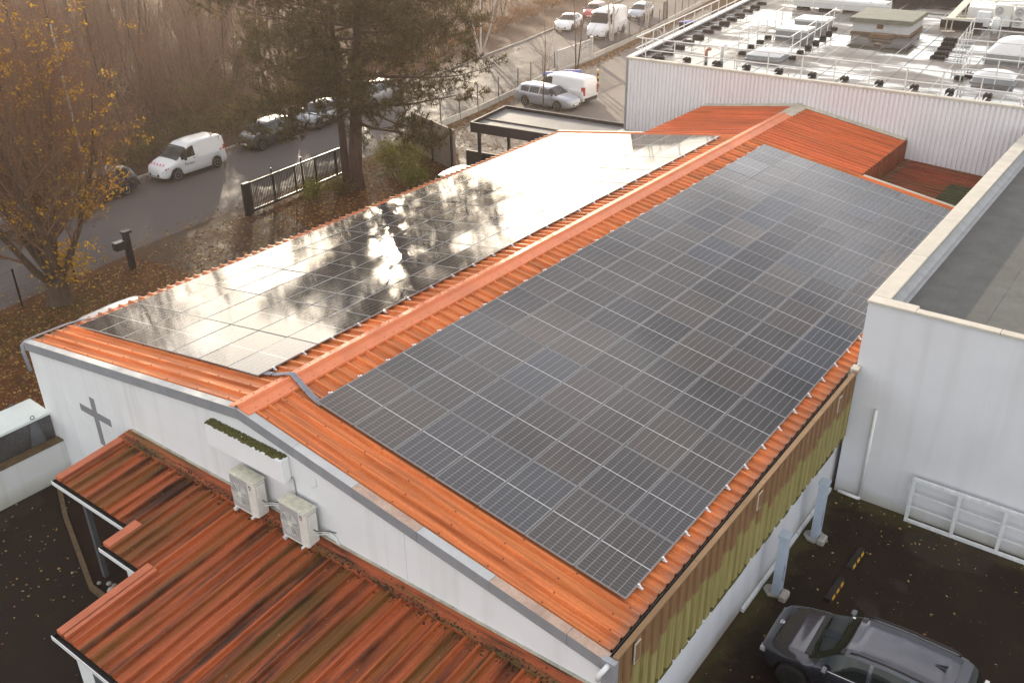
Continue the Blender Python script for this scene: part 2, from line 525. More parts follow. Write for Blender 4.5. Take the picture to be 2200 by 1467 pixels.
leaf_mat('grass', [(0.07, 0.075, 0.018), (0.11, 0.10, 0.025), (0.16, 0.13, 0.035)], 0.7, 0.25)
simple('bark_brown', (0.075, 0.050, 0.035), 0.9, var=0.4, scale=7, bmp=0.7, sc3=(1, 1, 0.3))
simple('bark_pine', (0.085, 0.050, 0.038), 0.9, var=0.45, scale=6, bmp=0.8, sc3=(1, 1, 0.3))
simple('bark_grey', (0.20, 0.165, 0.14), 0.9, var=0.4, scale=3, bmp=0.6, sc3=(1, 1, 0.3))
simple('bark_birch', (0.45, 0.40, 0.36), 0.8, var=0.4, scale=6, sc3=(1, 1, 0.6))
simple('twig', (0.170, 0.095, 0.060), 0.9, var=0.3, scale=5)
simple('twig_pale', (0.30, 0.24, 0.18), 0.9, var=0.3, scale=5)

# --- vehicles
def paint(name, col, metal=0.0, rough=0.35):
    m = plain(name, col, rough, metal, 1.0)
    return m


paint('paint_white', (0.72, 0.73, 0.74))
paint('paint_silver', (0.36, 0.38, 0.42), 0.6)
paint('paint_dark', (0.048, 0.051, 0.066), 0.45, 0.16)
paint('paint_black', (0.014, 0.016, 0.030), 0.2)
paint('paint_green', (0.012, 0.018, 0.022), 0.2)
paint('paint_red', (0.42, 0.02, 0.03))
paint('paint_grey', (0.30, 0.31, 0.32), 0.4)
plain('car_glass', (0.010, 0.014, 0.013), 0.05)
plain('car_black', (0.016, 0.016, 0.017), 0.55)
plain('tyre', (0.016, 0.016, 0.016), 0.85)
plain('rim', (0.36, 0.36, 0.37), 0.3, 0.7)
plain('rim_dark', (0.05, 0.05, 0.055), 0.35, 0.6)
plain('chrome', (0.75, 0.75, 0.76), 0.12, 1.0)
plain('lamp_clear', (0.55, 0.57, 0.58), 0.08, 0.2, 1.0)
plain('lamp_red', (0.45, 0.012, 0.02), 0.15, 0.0, 1.0)

# ---------------------------------------------------------------- helpers
class MB:
    """collects shapes, then links them as ONE mesh object"""
    def __init__(s):
        s.v, s.f, s.m = [], [], []

    def add(s, vs, fs, mi=0):
        o = len(s.v)
        s.v.extend([tuple(p) for p in vs])
        for f in fs:
            s.f.append([i + o for i in f])
            s.m.append(mi)
        return s

    def box(s, x0, x1, y0, y1, z0, z1, mi=0):
        return s.add([(x0, y0, z0), (x1, y0, z0), (x1, y1, z0), (x0, y1, z0), (x0, y0, z1), (x1, y0, z1), (x1, y1, z1), (x0, y1, z1)],
                     [(3, 2, 1, 0), (4, 5, 6, 7), (0, 1, 5, 4), (1, 2, 6, 5), (2, 3, 7, 6), (3, 0, 4, 7)], mi)

    def cbox(s, x0, x1, y0, y1, z0, z1, c=0.02, mi=0):
        """box with chamfered vertical and top edges"""
        def ring(i, z):
            return [(x0 + i + c, y0 + i, z), (x1 - i - c, y0 + i, z), (x1 - i, y0 + i + c, z), (x1 - i, y1 - i - c, z),
                    (x1 - i - c, y1 - i, z), (x0 + i + c, y1 - i, z), (x0 + i, y1 - i - c, z), (x0 + i, y0 + i + c, z)]
        vs = ring(0, z0) + ring(0, z1 - c) + ring(c, z1)
        fs = [tuple(range(7, -1, -1)), tuple(range(16, 24))]
        for k in (0, 8):
            for i in range(8):
                j = (i + 1) % 8
                fs.append((k + i, k + j, k + 8 + j, k + 8 + i))
        return s.add(vs, fs, mi)

    def tube(s, p0, p1, r0, r1=None, n=6, mi=0, cap=True):
        r1 = r0 if r1 is None else r1
        a, b = Vector(p0), Vector(p1)
        d = (b - a)
        if d.length < 1e-6:
            return s
        d.normalize()
        h = Vector((0, 0, 1)) if abs(d.z) < 0.9 else Vector((1, 0, 0))
        e1 = d.cross(h).normalized()
        e2 = d.cross(e1)
        vs = []
        for c, r in ((a, r0), (b, r1)):
            for i in range(n):
                t = 2 * PI * i / n
                vs.append(c + e1 * (math.cos(t) * r) + e2 * (math.sin(t) * r))
        fs = [(i, (i + 1) % n, n + (i + 1) % n, n + i) for i in range(n)]
        if cap:
            fs += [tuple(range(n - 1, -1, -1)), tuple(range(n, 2 * n))]
        return s.add(vs, fs, mi)

    def path(s, pts, r, n=6, mi=0):
        """swept tube with mitred joints"""
        P = [Vector(p) for p in pts]
        rr = r if isinstance(r, (list, tuple)) else [r] * len(P)
        vs = []
        e1 = None
        for k, p in enumerate(P):
            d = (P[min(k + 1, len(P) - 1)] - P[max(k - 1, 0)]).normalized()
            if e1 is None:
                h = Vector((0, 0, 1)) if abs(d.z) < 0.9 else Vector((1, 0, 0))
                e1 = d.cross(h).normalized()
            else:
                e1 = (e1 - d * e1.dot(d)).normalized()
            e2 = d.cross(e1)
            for i in range(n):
                t = 2 * PI * i / n
                vs.append(p + e1 * (math.cos(t) * rr[k]) + e2 * (math.sin(t) * rr[k]))
        fs = []
        for k in range(len(P) - 1):
            for i in range(n):
                j = (i + 1) % n
                fs.append((k * n + i, k * n + j, k * n + n + j, k * n + n + i))
        L = (len(P) - 1) * n
        fs += [tuple(range(n - 1, -1, -1)), tuple(range(L, L + n))]
        return s.add(vs, fs, mi)

    def prism(s, poly, axis, a, b, mi=0):
        """extrude a polygon (2D points) along an axis: 'x' -> pts are (y,z); 'y' -> (x,z); 'z' -> (x,y)"""
        def P(q, t):
            return {'x': (t, q[0], q[1]), 'y': (q[0], t, q[1]), 'z': (q[0], q[1], t)}[axis]
        n = len(poly)
        vs = [P(q, a) for q in poly] + [P(q, b) for q in poly]
        fs = [tuple(range(n)), tuple(range(2 * n - 1, n - 1, -1))]
        fs += [(i, n + i, n + (i + 1) % n, (i + 1) % n) for i in range(n)]
        return s.add(vs, fs, mi)

    def lathe(s, prof, n=20, origin=(0, 0, 0), axis='z', mi=0):
        vs = []
        for r, h in prof:
            for i in range(n):
                t = 2 * PI * i / n
                c, q = r * math.cos(t), r * math.sin(t)
                p = {'z': (c, q, h), 'y': (c, h, q), 'x': (h, c, q)}[axis]
                vs.append((p[0] + origin[0], p[1] + origin[1], p[2] + origin[2]))
        fs = []
        for k in range(len(prof) - 1):
            for i in range(n):
                j = (i + 1) % n
                fs.append((k * n + i, k * n + j, k * n + n + j, k * n + n + i))
        L = (len(prof) - 1) * n
        fs += [tuple(range(n - 1, -1, -1)), tuple(range(L, L + n))]
        return s.add(vs, fs, mi)

    def mesh(s, name, mats, smooth=False, fix=True):
        me = bpy.data.meshes.new(name)
        me.from_pydata(s.v, [], s.f)
        for m in (mats if isinstance(mats, (list, tuple)) else [mats]):
            me.materials.append(MATS[m])
        if isinstance(mats, (list, tuple)) and len(mats) > 1:
            me.polygons.foreach_set('material_index', s.m)
        if fix and len(s.f) < 30000:
            bm = bmesh.new()
            bm.from_mesh(me)
            bmesh.ops.recalc_face_normals(bm, faces=bm.faces)
            bm.to_mesh(me)
            bm.free()
        if smooth:
            me.polygons.foreach_set('use_smooth', [True] * len(me.polygons))
        me.update()
        return me

    def build(s, name, mats, parent=None, smooth=False, fix=True):
        return put(name, s.mesh(name, mats, smooth, fix), parent)


def put(name, me, parent=None, loc=None, rot=None):
    o = bpy.data.objects.new(name, me)
    COL.objects.link(o)
    if parent is not None:
        o.parent = parent
    if loc is not None:
        o.location = loc
    if rot is not None:
        o.rotation_euler = rot
    return o


def thing(name, label, cat, loc=(0, 0, 0), rotz=0.0, group=None, rot=None):
    o = bpy.data.objects.new(name, None)
    o.empty_display_size = 0.2
    COL.objects.link(o)
    o.location = loc
    o.rotation_euler = rot if rot else (0, 0, rotz)
    return tag(o, label, cat, group)


def tag(o, label, cat, group=None):
    o['label'] = label
    o['category'] = cat
    if group:
        o['group'] = group
    return o


def struct(o):
    o['kind'] = 'structure'
    return o


def stuff(o, label=None, cat=None):
    o['kind'] = 'stuff'
    if label:
        tag(o, label, cat)
    return o


def copytree(o, parent=None):
    c = o.copy()
    COL.objects.link(c)
    if parent is not None:
        c.parent = parent
    for ch in o.children:
        copytree(ch, c)
    return c


ORD = ['first', 'second', 'third', 'fourth', 'fifth', 'sixth', 'seventh', 'eighth', 'ninth', 'tenth', 'eleventh', 'twelfth',
       'thirteenth', 'fourteenth', 'fifteenth', 'sixteenth', 'seventeenth', 'eighteenth', 'nineteenth', 'twentieth']
RNG = random.Random(7)

# ---------------------------------------------------------------- ground sheets
def sheet(name, pts, z, mat, kind=True):
    m = MB()
    m.add([(x, y, z) for x, y in pts], [tuple(range(len(pts)))])
    o = m.build(name, mat, fix=False)
    if kind:
        struct(o)
    return o


sheet('ground', [(-1500, -1500), (1500, -1500), (1500, 1500), (-1500, 1500)], 0.0, 'wood_floor')
ROAD_N = [(-17.5, -60), (-20.0, -10), (-21.4, 4), (-22.6, 12), (-23.6, 22), (-24.6, 32), (-26.6, 44), (-29.2, 58), (-32.2, 76), (-36, 100), (-46, 160)]
ROAD_F = [(-27.5, -60), (-29.5, -10), (-30.6, 6), (-31.6, 16), (-32.2, 24), (-33.4, 34), (-35.2, 46), (-38.0, 63), (-41.4, 79), (-45.6, 100), (-56, 160)]
sheet('garden', [(-21.6, 2), (-22.4, 12), (-23.4, 22), (-24.4, 32), (-25.4, 39), (-9, 39), (-9, -0.2), (-9, -40), (-19, -40), (-20.2, -8)], 0.004, 'litter_ground')
sheet('road', ROAD_N + ROAD_F[::-1], 0.008, 'asphalt_road')
sheet('driveway', [(-22.7, 10.6), (-23.3, 19.0), (-16.5, 17.2), (-9.3, 15.5), (-9.3, 9.5), (-16.5, 11.2)], 0.012, 'drive')
sheet('car_park', [(-25.3, 36.6), (-26.4, 44), (-28.6, 57), (-31.3, 73), (-36, 98), (-8.8, 98), (-8.8, 26.2), (-17, 28)], 0.012, 'asphalt_park')
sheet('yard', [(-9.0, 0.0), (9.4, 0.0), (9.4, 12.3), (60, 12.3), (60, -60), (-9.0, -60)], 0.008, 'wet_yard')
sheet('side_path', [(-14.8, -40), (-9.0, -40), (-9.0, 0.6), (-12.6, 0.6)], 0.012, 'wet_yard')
# kerbs of the road
def kerb(name, pts, off, h=0.12, wd=0.16):
    m = MB()
    for (x0, y0), (x1, y1) in zip(pts, pts[1:]):
        if y1 < -12 or y0 > 100:
            continue
        d = Vector((x1 - x0, y1 - y0, 0)).normalized()
        nrm = Vector((-d.y, d.x, 0)) * off
        a, b = Vector((x0, y0, 0)), Vector((x1, y1, 0))
        q = [a, b, b + nrm * wd, a + nrm * wd]
        m.add([(p.x, p.y, 0.0) for p in q] + [(p.x, p.y, h) for p in q], [(0, 1, 5, 4), (1, 2, 6, 5), (2, 3, 7, 6), (3, 0, 4, 7), (4, 5, 6, 7)])
    return struct(m.build(name, 'concrete'))


kerb('kerb', ROAD_F, 1)
kerb('kerb', [p for p in ROAD_N if p[1] < 11], -1, 0.06)

# ---------------------------------------------------------------- main hall
ZR = 5.45
AL, AR = 0.1362, 0.1663
TL, TR = math.tan(AL), math.tan(AR)
YF = 26.05          # far end of the full-width roof
YN = 31.9           # wall of the big building
EL_, ER_ = 9.42, 9.34


def zl(x):
    return ZR - abs(x) * TL


def zr(x):
    return ZR - abs(x) * TR


hall = thing('church_hall', 'low white gabled hall with ribbed orange roof carrying the solar panels', 'building', (0, 0, 0))


def rib_profile(n, pitch=1 / 3, h=0.068):
    pts = []
    for k in range(n):
        b = k * pitch
        s = pitch / (1 / 3)
        pts += [(b, 0), (b + 0.052 * s, 0), (b + 0.058 * s, 0.005), (b + 0.078 * s, 0.005), (b + 0.084 * s, 0),
                (b + 0.122 * s, 0), (b + 0.143 * s, h), (b + 0.190 * s, h), (b + 0.211 * s, 0),
                (b + 0.250 * s, 0), (b + 0.256 * s, 0.005), (b + 0.276 * s, 0.005), (b + 0.282 * s, 0)]
    pts.append((n * pitch, 0))
    return pts


def sheet_mesh(name, mat, x0, x1, slope, n=3, pitch=1 / 3, h=0.068):
    """ribbed sheet: ribs run along local x from x0 to x1 (falling at 'slope'), sheet spans n ribs along local y"""
    m = MB()
    pr_ = rib_profile(n, pitch, h)
    vs = []
    for x in (x0, x1):
        for (t, z) in pr_:
            vs.append((x, t, z - abs(x) * slope))
    k = len(pr_)
    fs = [(i, i + 1, k + i + 1, k + i) for i in range(k - 1)]
    # turned-down lips so the edge of the sheet has thickness
    for (i0, x) in ((0, x0), (k, x1)):
        o = len(vs)
        for (t, z) in pr_:
            vs.append((x, t, z - abs(x) * slope - 0.012))
        fs += [(i0 + i, i0 + i + 1, o + i + 1, o + i) for i in range(k - 1)]
    m.add(vs, fs)
    me = m.mesh(name, mat, fix=False)
    return me


lsheet = sheet_mesh('roof_sheet', 'orange_sheet', -0.10, -EL_, TL)
rsheet = sheet_mesh('roof_sheet', 'orange_sheet', 0.10, ER_, TR)
lneck = sheet_mesh('roof_sheet', 'orange_neck', -0.10, -4.80, TL)
rneck = sheet_mesh('roof_sheet', 'orange_neck', 0.10, 4.86, TR)
for k in range(26):
    for me in (lsheet, rsheet):
        put('roof_sheet', me, hall, (0, 0.03 + k * 1.0, ZR + 0.0015 * (k % 2)))
for k in range(6):
    for me in (lneck, rneck):
        put('roof_sheet', me, hall, (0, YF + 0.01 + k * 0.985, ZR + 0.0015 * (k % 2)))
# roof deck below the sheets (closes the volume)
m = MB()
m.prism([(-EL_ + 0.03, zl(EL_) - 0.03), (0, ZR - 0.03), (ER_ - 0.03, zr(ER_) - 0.03), (ER_ - 0.03, zr(ER_) - 0.12), (0, ZR - 0.12), (-EL_ + 0.03, zl(EL_) - 0.12)], 'y', 0.06, YF - 0.03)
m.build('roof_deck', 'inner_brown', hall)
m = MB()
m.prism([(-4.77, zl(4.77) - 0.03), (0, ZR - 0.03), (4.83, zr(4.83) - 0.03), (4.83, 1.0), (-4.77, 1.0)], 'y', YF - 0.02, YN - 0.02)
m.build('neck_core', 'inner_brown', hall)

# ridge capping in lengths
def cap_mesh(L, mat):
    m = MB()
    prof = [(-0.30, -0.30 * TL + 0.072), (-0.13, -0.13 * TL + 0.078), (-0.035, 0.130), (0.005, 0.140), (0.03, 0.120), (0.055, 0.070), (0.10, -0.10 * TR + 0.084),
            (0.36, -0.36 * TR + 0.076), (0.365, -0.365 * TR + 0.02)]
    k = len(prof)
    vs = [(x, 0, z) for x, z in prof] + [(x, L, z) for x, z in prof]
    fs = [(i, i + 1, k + i + 1, k + i) for i in range(k - 1)]
    o = len(vs)
    vs += [(x, 0, z - 0.02) for x, z in prof]
    fs += [(i, i + 1, o + i + 1, o + i) for i in range(k - 1)]
    m.add(vs, fs)
    return m.mesh('ridge_cap', mat, fix=False)


capo = cap_mesh(2.02, 'ridge_orange')
capc = cap_mesh(2.02, 'ridge_cream')
y = -0.03
i = 0
while y < YN - 0.3:
    put('ridge_cap', capo if y < 28.0 else capc, hall, (0, y, ZR + (0.003 if i % 2 else 0.0)))
    y += 2.0
    i += 1

# screws on the ribs near the gable and along the ridge cap
m = MB()
for side, sl in ((-1, TL), (1, TR)):
    for yy in [0.03 + 1 / 6 + j / 3 for j in range(4)]:
        xs = 0.5 + RNG.random() * 0.3
        while xs < 9.3:
            z = ZR - xs * sl + 0.068
            m.lathe([(0.017, 0), (0.017, 0.010), (0.008, 0.016)], 6, (side * xs, yy, z))
            xs += 1.15 + RNG.random() * 0.1
    for j in range(92):
        yy = 0.25 + j * 0.333
        if yy < YN - 0.5:
            xx = 0.22 if side < 0 else 0.27
            m.lathe([(0.013, 0), (0.013, 0.008), (0.006, 0.013)], 6, (side * xx, yy, ZR - xx * sl + 0.076))
o = m.build('roof_screw', 'screw', hall)
o['kind'] = 'stuff'

# gable front wall in upright panels with open joints
def gz(x):
    return (zl(x) if x < 0 else zr(x)) - 0.10


joints = [-9.40, -4.62, -0.06, 4.75, 9.36]
for a, b in zip(joints, joints[1:]):
    a2, b2 = a + 0.005, b - 0.005
    poly = [(a2, 0), (b2, 0), (b2, gz(b2))]
    if a2 < 0 < b2:
        poly.append((0, gz(0)))
    poly.append((a2, gz(a2)))
    MB().prism(poly, 'y', -0.02, 0.18).build('gable_panel', 'white_render', hall)
MB().prism([(-9.38, 0), (9.34, 0), (9.34, gz(9.34) - 0.02), (0, gz(0) - 0.02), (-9.38, gz(9.38) - 0.02)], 'y', 0.0, 0.165).build('gable_backing', 'coping_grey', hall)
# hairline cracks and a cable scar on the gable
m = MB()
m.path([(-7.9, -0.024, 2.95), (-7.2, -0.024, 2.60), (-6.4, -0.024, 2.22), (-5.6, -0.024, 1.9)], 0.006, 4)
m.build('wall_crack', 'white_pvc', hall)
m = MB()
m.path([(2.30, -0.022, 4.62), (2.32, -0.022, 4.45), (2.22, -0.022, 4.36), (2.12, -0.022, 4.32)], 0.005, 4)
m.build('wall_crack', 'coping_grey', hall)
# left side wall, far end wall and right base wall
MB().box(-9.30, -9.10, 0.18, YF, 0, zl(9.3) - 0.1).build('side_wall', 'white_render', hall)
MB().prism([(-9.3, 0), (9.3, 0), (9.3, zr(9.3) - 0.13), (0, ZR - 0.13), (-9.3, zl(9.3) - 0.13)], 'y', YF - 0.24, YF - 0.06).build('end_wall', 'white_render', hall)
m = MB()
m.box(9.10, 9.34, 0.18, 8.9, 0, 3.70)
m.build('base_wall', 'grey_render', hall)
MB().box(9.10, 9.34, 8.908, YF, 0, 3.70).build('base_wall', 'grey_render', hall)

# gable coping: vertical face plus folded top, in lengths
def coping(x0, x1, sl, topmat, side):
    z0 = ZR - abs(x0) * sl
    z1 = ZR - abs(x1) * sl
    m = MB()
    yf = -0.075
    # face strip
    m.add([(x0, yf, z0 - 0.20), (x1, yf, z1 - 0.20), (x1, yf, z1 + 0.062), (x0, yf, z0 + 0.062),
           (x0, -0.022, z0 - 0.20), (x1, -0.022, z1 - 0.20)], [(0, 1, 2, 3), (0, 4, 5, 1)], 0)
    # folded top
    m.add([(x0, yf, z0 + 0.062), (x1, yf, z1 + 0.062), (x1, 0.135, z1 + 0.055), (x0, 0.135, z0 + 0.055), (x0, 0.14, z0 + 0.01), (x1, 0.14, z1 + 0.01)],
          [(0, 1, 2, 3), (3, 2, 5, 4)], 1)
    for (xx, zz) in ((x0, z0), (x1, z1)):
        m.add([(xx, yf, zz - 0.20), (xx, yf, zz + 0.062), (xx, 0.135, zz + 0.055), (xx, -0.022, zz - 0.20)], [(0, 1, 2, 3)], 0)
    m.build('coping', ['coping_grey', topmat], hall)


xs = [-9.46, -8.55, -7.25, -5.85, -4.3, -2.6, -0.9, 0.02]
for i, (a, b) in enumerate(zip(xs, xs[1:])):
    coping(b - 0.004, a + 0.004, TL, 'coping_light', -1)
xs = [0.02, 1.75, 3.45, 5.15, 6.90, 8.6, 9.40]
for i, (a, b) in enumerate(zip(xs, xs[1:])):
    coping(a + 0.004, b - 0.004, TR, ['coping_light', 'coping_light', 'coping_faded', 'coping_light', 'coping_faded', 'coping_faded'][i], 1)

# right eave: dark gutter, brown cap, ribbed brown/green fascia
MB().box(9.345, 9.47, 0.15, 12.0, 3.72, 3.80).box(9.462, 9.472, 0.15, 12.0, 3.80, 3.95).build('gutter', 'dark_gutter', hall)
for k in range(4):
    MB().box(9.475, 9.585, 0.02 + k * 3.0, 3.01 + k * 3.0, 3.955 + 0.002 * (k % 2), 4.0 + 0.002 * (k % 2)).build('fascia_cap', 'brown_trim', hall)


def fascia_mesh():
    m = MB()
    pr_ = []
    for k in range(3):
        b = k / 3
        pr_ += [(b, 0), (b + 0.19, 0), (b + 0.215, -0.055), (b + 0.308, -0.055)]
    pr_.append((1.0, 0))
    k = len(pr_)
    vs = [(z, t, 0.0) for t, z in pr_] + [(z, t, -2.0) for t, z in pr_]
    m.add(vs, [(i, i + 1, k + i + 1, k + i) for i in range(k - 1)])
    return m.mesh('fascia_sheet', 'fascia', fix=False)


fm = fascia_mesh()
for k in range(12):
    put('fascia_sheet', fm, hall, (9.565, 0.02 + k * 1.0, 3.96))
MB().box(9.345, 9.52, 0.02, 12.2, 1.97, 2.03).build('fascia_foot', 'mossy_trim', hall)
m = MB()
for k in range(60):
    yy = RNG.random() * 12
    m.box(9.50, 9.56 + RNG.random() * 0.02, yy, yy + 0.1 + RNG.random() * 0.25, 1.95, 1.99 + RNG.random() * 0.05)
o = m.build('moss_edge', 'moss', hall)
o['kind'] = 'stuff'
for yy, z0, z1 in ((0.70, 3.36, 3.84), (5.92, 3.42, 3.86), (10.85, 3.36, 3.80)):
    m = MB()
    m.box(9.567, 9.588, yy - 0.09, yy + 0.11, z0, z1)
    m.box(9.588, 9.595, yy - 0.07, yy + 0.09, z0 + 0.03, z1 - 0.03, 1)
    m.build('vent_plate', ['cream_trim', 'fascia'], hall)
MB().box(9.40, 9.60, 11.95, 12.24, 3.86, 4.05).build('end_cap', 'coping_cream', hall)
# rain pipe at the front right corner
m = MB()
m.box(9.34, 9.60, -0.11, 0.015, 2.3, 3.97)
m.build('corner_box', 'coping_grey', hall)
m = MB()
m.path([(9.47, -0.10, 3.90), (9.45, -0.20, 3.86), (9.38, -0.24, 3.74), (9.36, -0.24, 3.60)], 0.05, 8)
m.build('rain_elbow', 'white_pvc', hall, True)

# cross painted on thin plate, left of the annex
m = MB()
m.prism([(-6.60, 1.95), (-6.38, 1.95), (-6.38, 2.80), (-5.77, 2.80), (-5.77, 3.02), (-6.38, 3.02), (-6.38, 3.44), (-6.60, 3.44), (-6.60, 3.02), (-7.22, 3.02), (-7.22, 2.80), (-6.60, 2.80)], 'y', -0.030, -0.018)
tag(m.build('wall_cross', 'cross_grey'), 'flat dark grey cross on the white gable wall', 'cross')
# white boxed sign with mossy top
t = thing('sign_box', 'long blank white box sign with mossy top on the gable wall', 'sign', (0, 0, 0))
MB().cbox(-1.05, 1.52, -0.25, -0.025, 4.29, 4.86, 0.012).build('case', 'sign_white', t)
m = MB()
for k in range(620):
    xx = -1.02 + RNG.random() * 2.48
    yy = -0.235 + RNG.random() * 0.20
    s = 0.015 + RNG.random() * 0.035
    m.lathe([(s, 0), (s * 0.8, 0.012 + RNG.random() * 0.02), (s * 0.2, 0.022 + RNG.random() * 0.02)], 6, (xx, yy, 4.856))
o = m.build('moss_top', 'moss', t)
o['kind'] = 'stuff'
m = MB()
m.path([(1.52, -0.05, 4.32), (1.58, -0.04, 4.36), (1.60, -0.04, 4.25), (1.62, -0.04, 3.75)], 0.014, 6)
m.build('cable', 'coping_grey', t)

# neck: right clad face, lower red roof beside it, flashings
m = MB()
k = 18
vs, fs = [], []
zz = zr(4.86) + 0.03
for i in range(k * 4 + 1):
    t_ = YF + i * (YN - YF) / (k * 4)
    off = 0.0 if (i % 4) in (0, 1) else 0.035
    vs += [(4.90 + off, t_, zz), (4.90 + off, t_, 3.5)]
for i in range(k * 4):
    fs.append((2 * i, 2 * i + 2, 2 * i + 3, 2 * i + 1))
m.add(vs, fs)
m.build('clad_face', 'red_low_sheet', hall, fix=False)
lowm = sheet_mesh('roof_sheet', 'red_low_sheet', 4.95, 9.42, 0.065, 3)
greenm = sheet_mesh('roof_sheet', 'moss', 7.35, 9.40, 0.065, 3)
for kk in range(6):
    put('roof_sheet', lowm, hall, (0, YF + 0.02 + kk * 0.975, 4.13 + 0.0015 * (kk % 2)))
simple('green_sheet', (0.055, 0.058, 0.022), 0.5, var=0.3, scale=2)
greenm.materials[0] = MATS['green_sheet']
for kk in range(3):
    put('translucent_sheet', greenm, hall, (0, YF + 0.02 + (kk + 1) * 0.975, 4.143))
MB().box(4.94, 5.25, YF + 0.03, YN - 0.05, 3.80, 3.835).build('valley_strip', 'mossy_trim', hall)
# cream verge along the far end of the wide roof
for (xa, xb, sl, sg) in ((0.9, 9.4, TR, 1), (0.9, 9.4, TL, -1)):
    m = MB()
    q = [(sg * xa, YF - 0.08, ZR - xa * sl + 0.06), (sg * xb, YF - 0.08, ZR - xb * sl + 0.06), (sg * xb, YF + 0.06, ZR - xb * sl + 0.06), (sg * xa, YF + 0.06, ZR - xa * sl + 0.06)]
    if sg > 0:
        q[0] = (4.95, YF - 0.08, ZR - 4.95 * sl + 0.06)
        q[3] = (4.95, YF + 0.06, ZR - 4.95 * sl + 0.06)
    else:
        q[0] = (-4.85, YF - 0.08, ZR - 4.85 * sl + 0.06)
        q[3] = (-4.85, YF + 0.06, ZR - 4.85 * sl + 0.06)
    m.add(q + [(a, b, c - 0.10) for a, b, c in q], [(0, 1, 2, 3), (0, 1, 5, 4), (2, 3, 7, 6), (1, 2, 6, 5)])
    m.build('verge_trim', 'cream_trim', hall)
# flashing where the neck roof meets the clad wall
m = MB()
for (xb, sl, sg) in ((4.86, TR, 1), (4.80, TL, -1)):
    m.add([(0, YN - 0.28, ZR + 0.06), (sg * xb, YN - 0.28, ZR - xb * sl + 0.06), (sg * xb, YN - 0.02, ZR - xb * sl + 0.13), (0, YN - 0.02, ZR + 0.13)], [(0, 1, 2, 3)])
m.build('wall_flashing', 'ridge_cream', hall)
MB().box(-9.3, -4.85, YF - 0.02, YN - 0.04, 2.85, 3.0).build('low_roof', 'lead_strip', hall)

# ---------------------------------------------------------------- solar panels
PX, PY = 1.154, 1.8579


def frame_mesh():
    m = MB()
    a, b, t, wd = PW / 2, PL / 2, 0.035, 0.009
    for (x0, x1, y0, y1) in ((-a, a, -b, -b + wd), (-a, a, b - wd, b), (-a, -a + wd, -b + wd, b - wd), (a - wd, a, -b + wd, b - wd)):
        o = len(m.v)
        m.box(x0, x1, y0, y1, -t, 0, 0)
    m.box(-a + wd, a - wd, -b + wd, b - wd, -t + 0.004, -0.008, 1)
    return m.mesh('frame', ['panel_frame', 'panel_side'], fix=False)


def glass_mesh():
    m = MB()
    a, b, wd = PW / 2 - 0.009, PL / 2 - 0.009, 0.0
    z = -0.003
    m.add([(-a, -b, z), (a, -b, z), (a, b, z), (-a, b, z)], [(0, 1, 2, 3)])
    return m.mesh('glass', 'pv_glass', fix=False)


def clamp_mesh():
    m = MB()
    m.box(-0.020, 0.020, -0.022, 0.022, -0.034, 0.004)
    m.box(0.02, 0.055, -0.028, 0.028, -0.045, -0.037)
    m.box(0.024, 0.044, -0.02, 0.02, -0.037, -0.012)
    m.box(-0.02, 0.10, -0.018, 0.018, -0.075, -0.045)
    return m.mesh('clamp', 'clamp', fix=False)


FR, GL, CL = frame_mesh(), glass_mesh(), clamp_mesh()
OFF = 0.12
for side in (1, -1):
    ang, s0, y0 = (AR, 1.0441, 1.2756) if side > 0 else (AL, 0.8637, 1.2202)
    for j in range(13):
        for i in range(7):
            s = s0 + (i + 0.5) * PX
            yy = y0 + (j + 0.5) * PY
            x = side * s * math.cos(ang)
            z = ZR - s * math.sin(ang) + OFF
            if side > 0:
                wh = 'right'
            else:
                wh = 'left'
            lab = 'solar panel, %s slope, %s row from the gable, %s column from the ridge' % (wh, ORD[j], ORD[i])
            t = thing('solar_panel', lab, 'solar panel', (x, yy, z), group='solar panels on the %s slope' % ('right' if side > 0 else 'left'), rot=(RNG.gauss(0, 0.004), side * ang + RNG.gauss(0, 0.0035), 0))
            put('frame', FR, t)
            put('glass', GL, t)
            if i == 0 or i == 6:
                dirx = -side if i == 0 else side
                for yo in (-0.46, 0.46):
                    c = put('clamp', CL, t, (dirx * (PW / 2 + 0.004), yo, 0))
                    if dirx < 0:
                        c.rotation_euler = (0, 0, PI)

# conduits
def bundle(name, label, pts, n, r, gap, sidev):
    t = thing(name, label, 'conduit')
    sv = Vector(sidev)
    for k in range(n):
        o = sv * ((k - (n - 1) / 2) * gap)
        m = MB()
        m.path([Vector(p) + o for p in pts], r, 7)
        m.build('tube', 'conduit', t, True)
    return t


